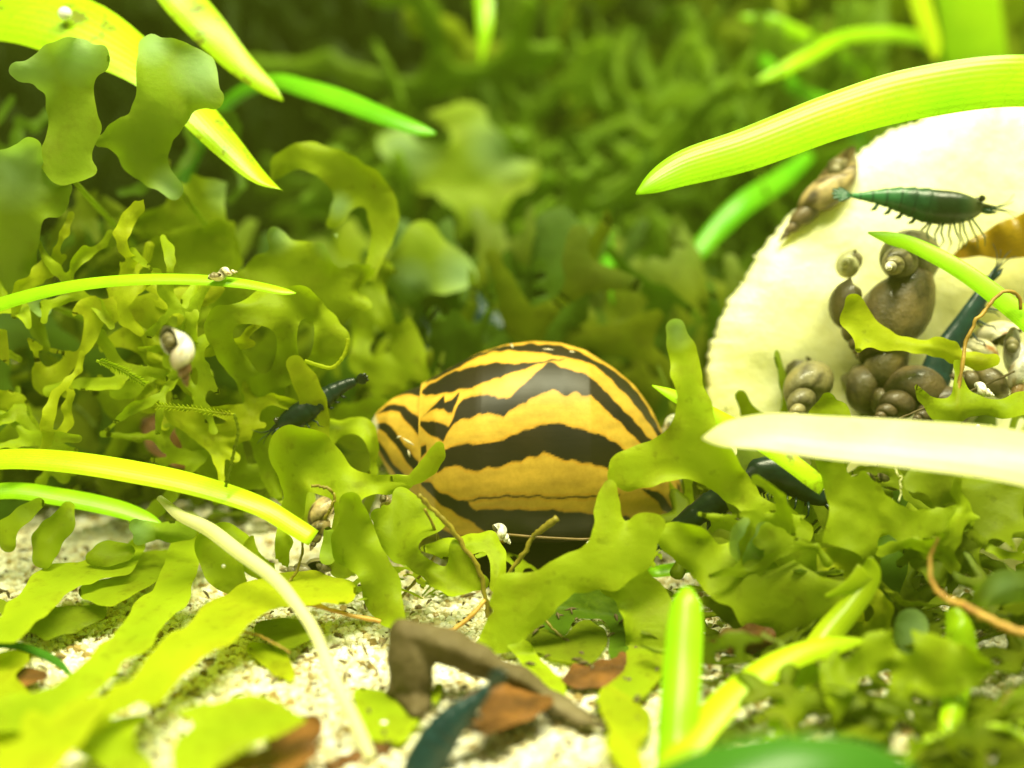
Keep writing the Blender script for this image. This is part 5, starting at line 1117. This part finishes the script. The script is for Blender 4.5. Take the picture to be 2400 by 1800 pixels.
def litter(n, box, seed, mat, label, sc):
    r = np.random.default_rng(seed); V, F, A = [], [], []; off = 0
    for i in range(n):
        v, f, pl, q_ = PROTOS[r.integers(len(PROTOS))]
        px = r.uniform(box[0], box[1]); py = r.uniform(box[2], box[3]); c_ = P(px, py, ground_d(py))
        Rz = np.array(Matrix.Rotation(r.uniform(0, 6.28), 3, 'Z') @ Matrix.Rotation(r.uniform(0.9, 1.5), 3, 'X'))
        w = v @ Rz.T*sc*r.uniform(0.6, 1.2)+np.array([c_[0], c_[1], 0.02]); w[:, 2] = np.maximum(w[:, 2], 0.0)
        V.append(w); F.append(f+off); A.append(pl); off += len(v)
    V = np.concatenate(V)
    o = build('frond_litter', V, np.concatenate(F), mat, None, {'pale': np.concatenate(A), 'rim': np.zeros(len(V))})
    tag(o, label, 'water plants', kind='stuff')
litter(50, (1650, 2700, 1180, 1800), 51, F_MOSS, 'low olive frond litter on the sand under the larger fronds', 0.8)
litter(36, (-200, 1000, 1020, 1210), 52, F_MOSS, 'low olive frond litter on the sand behind the arched snapped leaf', 0.8)
# single fronds standing half hidden in the tangle
def stray(label, group, n, box, mats, sc, seed, tilt=0.45, lay=False):
    r = np.random.default_rng(seed)
    for i in range(n):
        v, f, pl, q_ = PROTOS[r.integers(len(PROTOS))]
        px = r.uniform(box[0], box[1]); py = box[2]+(box[3]-box[2])*(i+r.random())/n; c_ = P(px, py, ground_d(py))
        M_ = Matrix.Rotation(r.normal(0, 0.7) if not lay else r.uniform(0, 6.28), 3, 'Z') @ Matrix.Rotation(r.normal(0, tilt), 3, 'Y') @ Matrix.Rotation(r.normal(-0.1, 0.3) if not lay else -1.25, 3, 'X')
        w = v @ np.array(M_).T*sc*r.uniform(0.75, 1.25)+np.array([c_[0], c_[1], 0.0 if not lay else 0.12]); w[:, 2] = np.maximum(w[:, 2], -0.03)
        o = build('lobed_frond', w, f, mats[i % len(mats)], None, {'pale': pl, 'rim': np.zeros(len(w))}, sharp=q_)
        tag(o, label, 'water plant', group)
stray('olive lobed frond standing half hidden behind the tangle beside the striped snail', 'olive fronds behind the tangle', 42, (-120, 900, 1030, 1190), [F_OLIVE, F_MOSS, F_OLIVE, F_DEEP], 1.35, 61)
stray('green lobed frond standing in the dim water right behind the striped snail', 'fronds right behind the striped snail', 24, (980, 1680, 1020, 1130), [F_MOSS, F_DEEP, F_MOSS], 1.5, 62)
stray('small lime frond scrap lying on the sand under the curled green frond', 'small frond scraps on the sand', 5, (900, 1500, 1350, 1420), [F_LIME, F_OLIVE], 0.4, 63, lay=True)
stray('olive lobed frond standing among the fronds under the cream-white leaf', 'fronds under the cream-white leaf', 26, (1600, 2500, 1180, 1420), [F_OLIVE, F_MOSS, F_LIME], 0.95, 64)

# thin branching ribbons woven through the tangle
def ribbons(label, group, n, box, dr, mats, seed, w0=(7, 13)):
    r = np.random.default_rng(seed)
    for i in range(n):
        st = []
        def walk(x, y, a, w, steps, lvl):
            pts = [(x, y, w)]
            for k_ in range(steps):
                a += r.normal(0, 0.42); L = r.uniform(28, 48); x += L*math.cos(a); y += L*math.sin(a)
                pts.append((x, y, w*r.uniform(0.7, 1.4)))
                if lvl < 2 and r.random() < 0.42: walk(x, y, a+r.choice([-1, 1])*r.uniform(0.5, 1.1), w*0.85, r.integers(2, 4), lvl+1)
            st.append(pts)
        walk(r.uniform(box[0], box[1]), r.uniform(box[2], box[3]), r.uniform(0, 6.28), r.uniform(*w0), 5, 0)
        frond('lobed_frond', label, st, mats[i % len(mats)], r.uniform(*dr), cell=6.0, k=5, edge=2.5, noise_len=18, seed=700+seed*31+i, group=group, ripple=0.10)
ribbons('thin branching ribbon frond woven through the tattered and crumpled fronds', 'ribbon fronds in the tangle', 19, (-20, 620, 640, 1060), (9.5, 10.0), [F_YELLOW, F_OLIVE, F_LIME], 3)
ribbons('thin branching ribbon frond woven through the fronds under the cream-white leaf', 'ribbon fronds under the cream-white leaf', 14, (1900, 2420, 1150, 1420), (8.7, 9.1), [F_OLIVE, F_MOSS, F_YELLOW], 4)
ribbons('thin dim ribbon frond in the shade above the thin leaf', 'ribbon fronds in the shade', 9, (60, 560, 440, 640), (10.8, 11.8), [F_MOSS, F_DEEP, F_DEEP], 5)
# ---------------------------------------------------------------- the faintly green, cloudy water
hz = bpy.data.materials.new('water_haze'); hz.use_nodes = True
hn = hz.node_tree
for nd in list(hn.nodes): hn.nodes.remove(nd)
ho = hn.nodes.new('ShaderNodeOutputMaterial'); hv = hn.nodes.new('ShaderNodeVolumePrincipled')
hv.inputs['Color'].default_value = (0.74, 0.97, 0.10, 1); hv.inputs['Density'].default_value = 0.32
hv.inputs['Anisotropy'].default_value = 0.2
hn.links.new(hv.outputs[0], ho.inputs['Volume'])
hb = np.array([(x_, y_, z__) for z__ in (-2, 17) for x_, y_ in ((-26, -3), (26, -3), (26, 29), (-26, 29))], float)
ho_ = build('haze', hb, [(3, 2, 1, 0), (4, 5, 6, 7), (0, 1, 5, 4), (1, 2, 6, 5), (2, 3, 7, 6), (3, 0, 4, 7)], hz, smooth=False)
tag(ho_, 'cloudy green water filling the tank', 'water', kind='stuff')
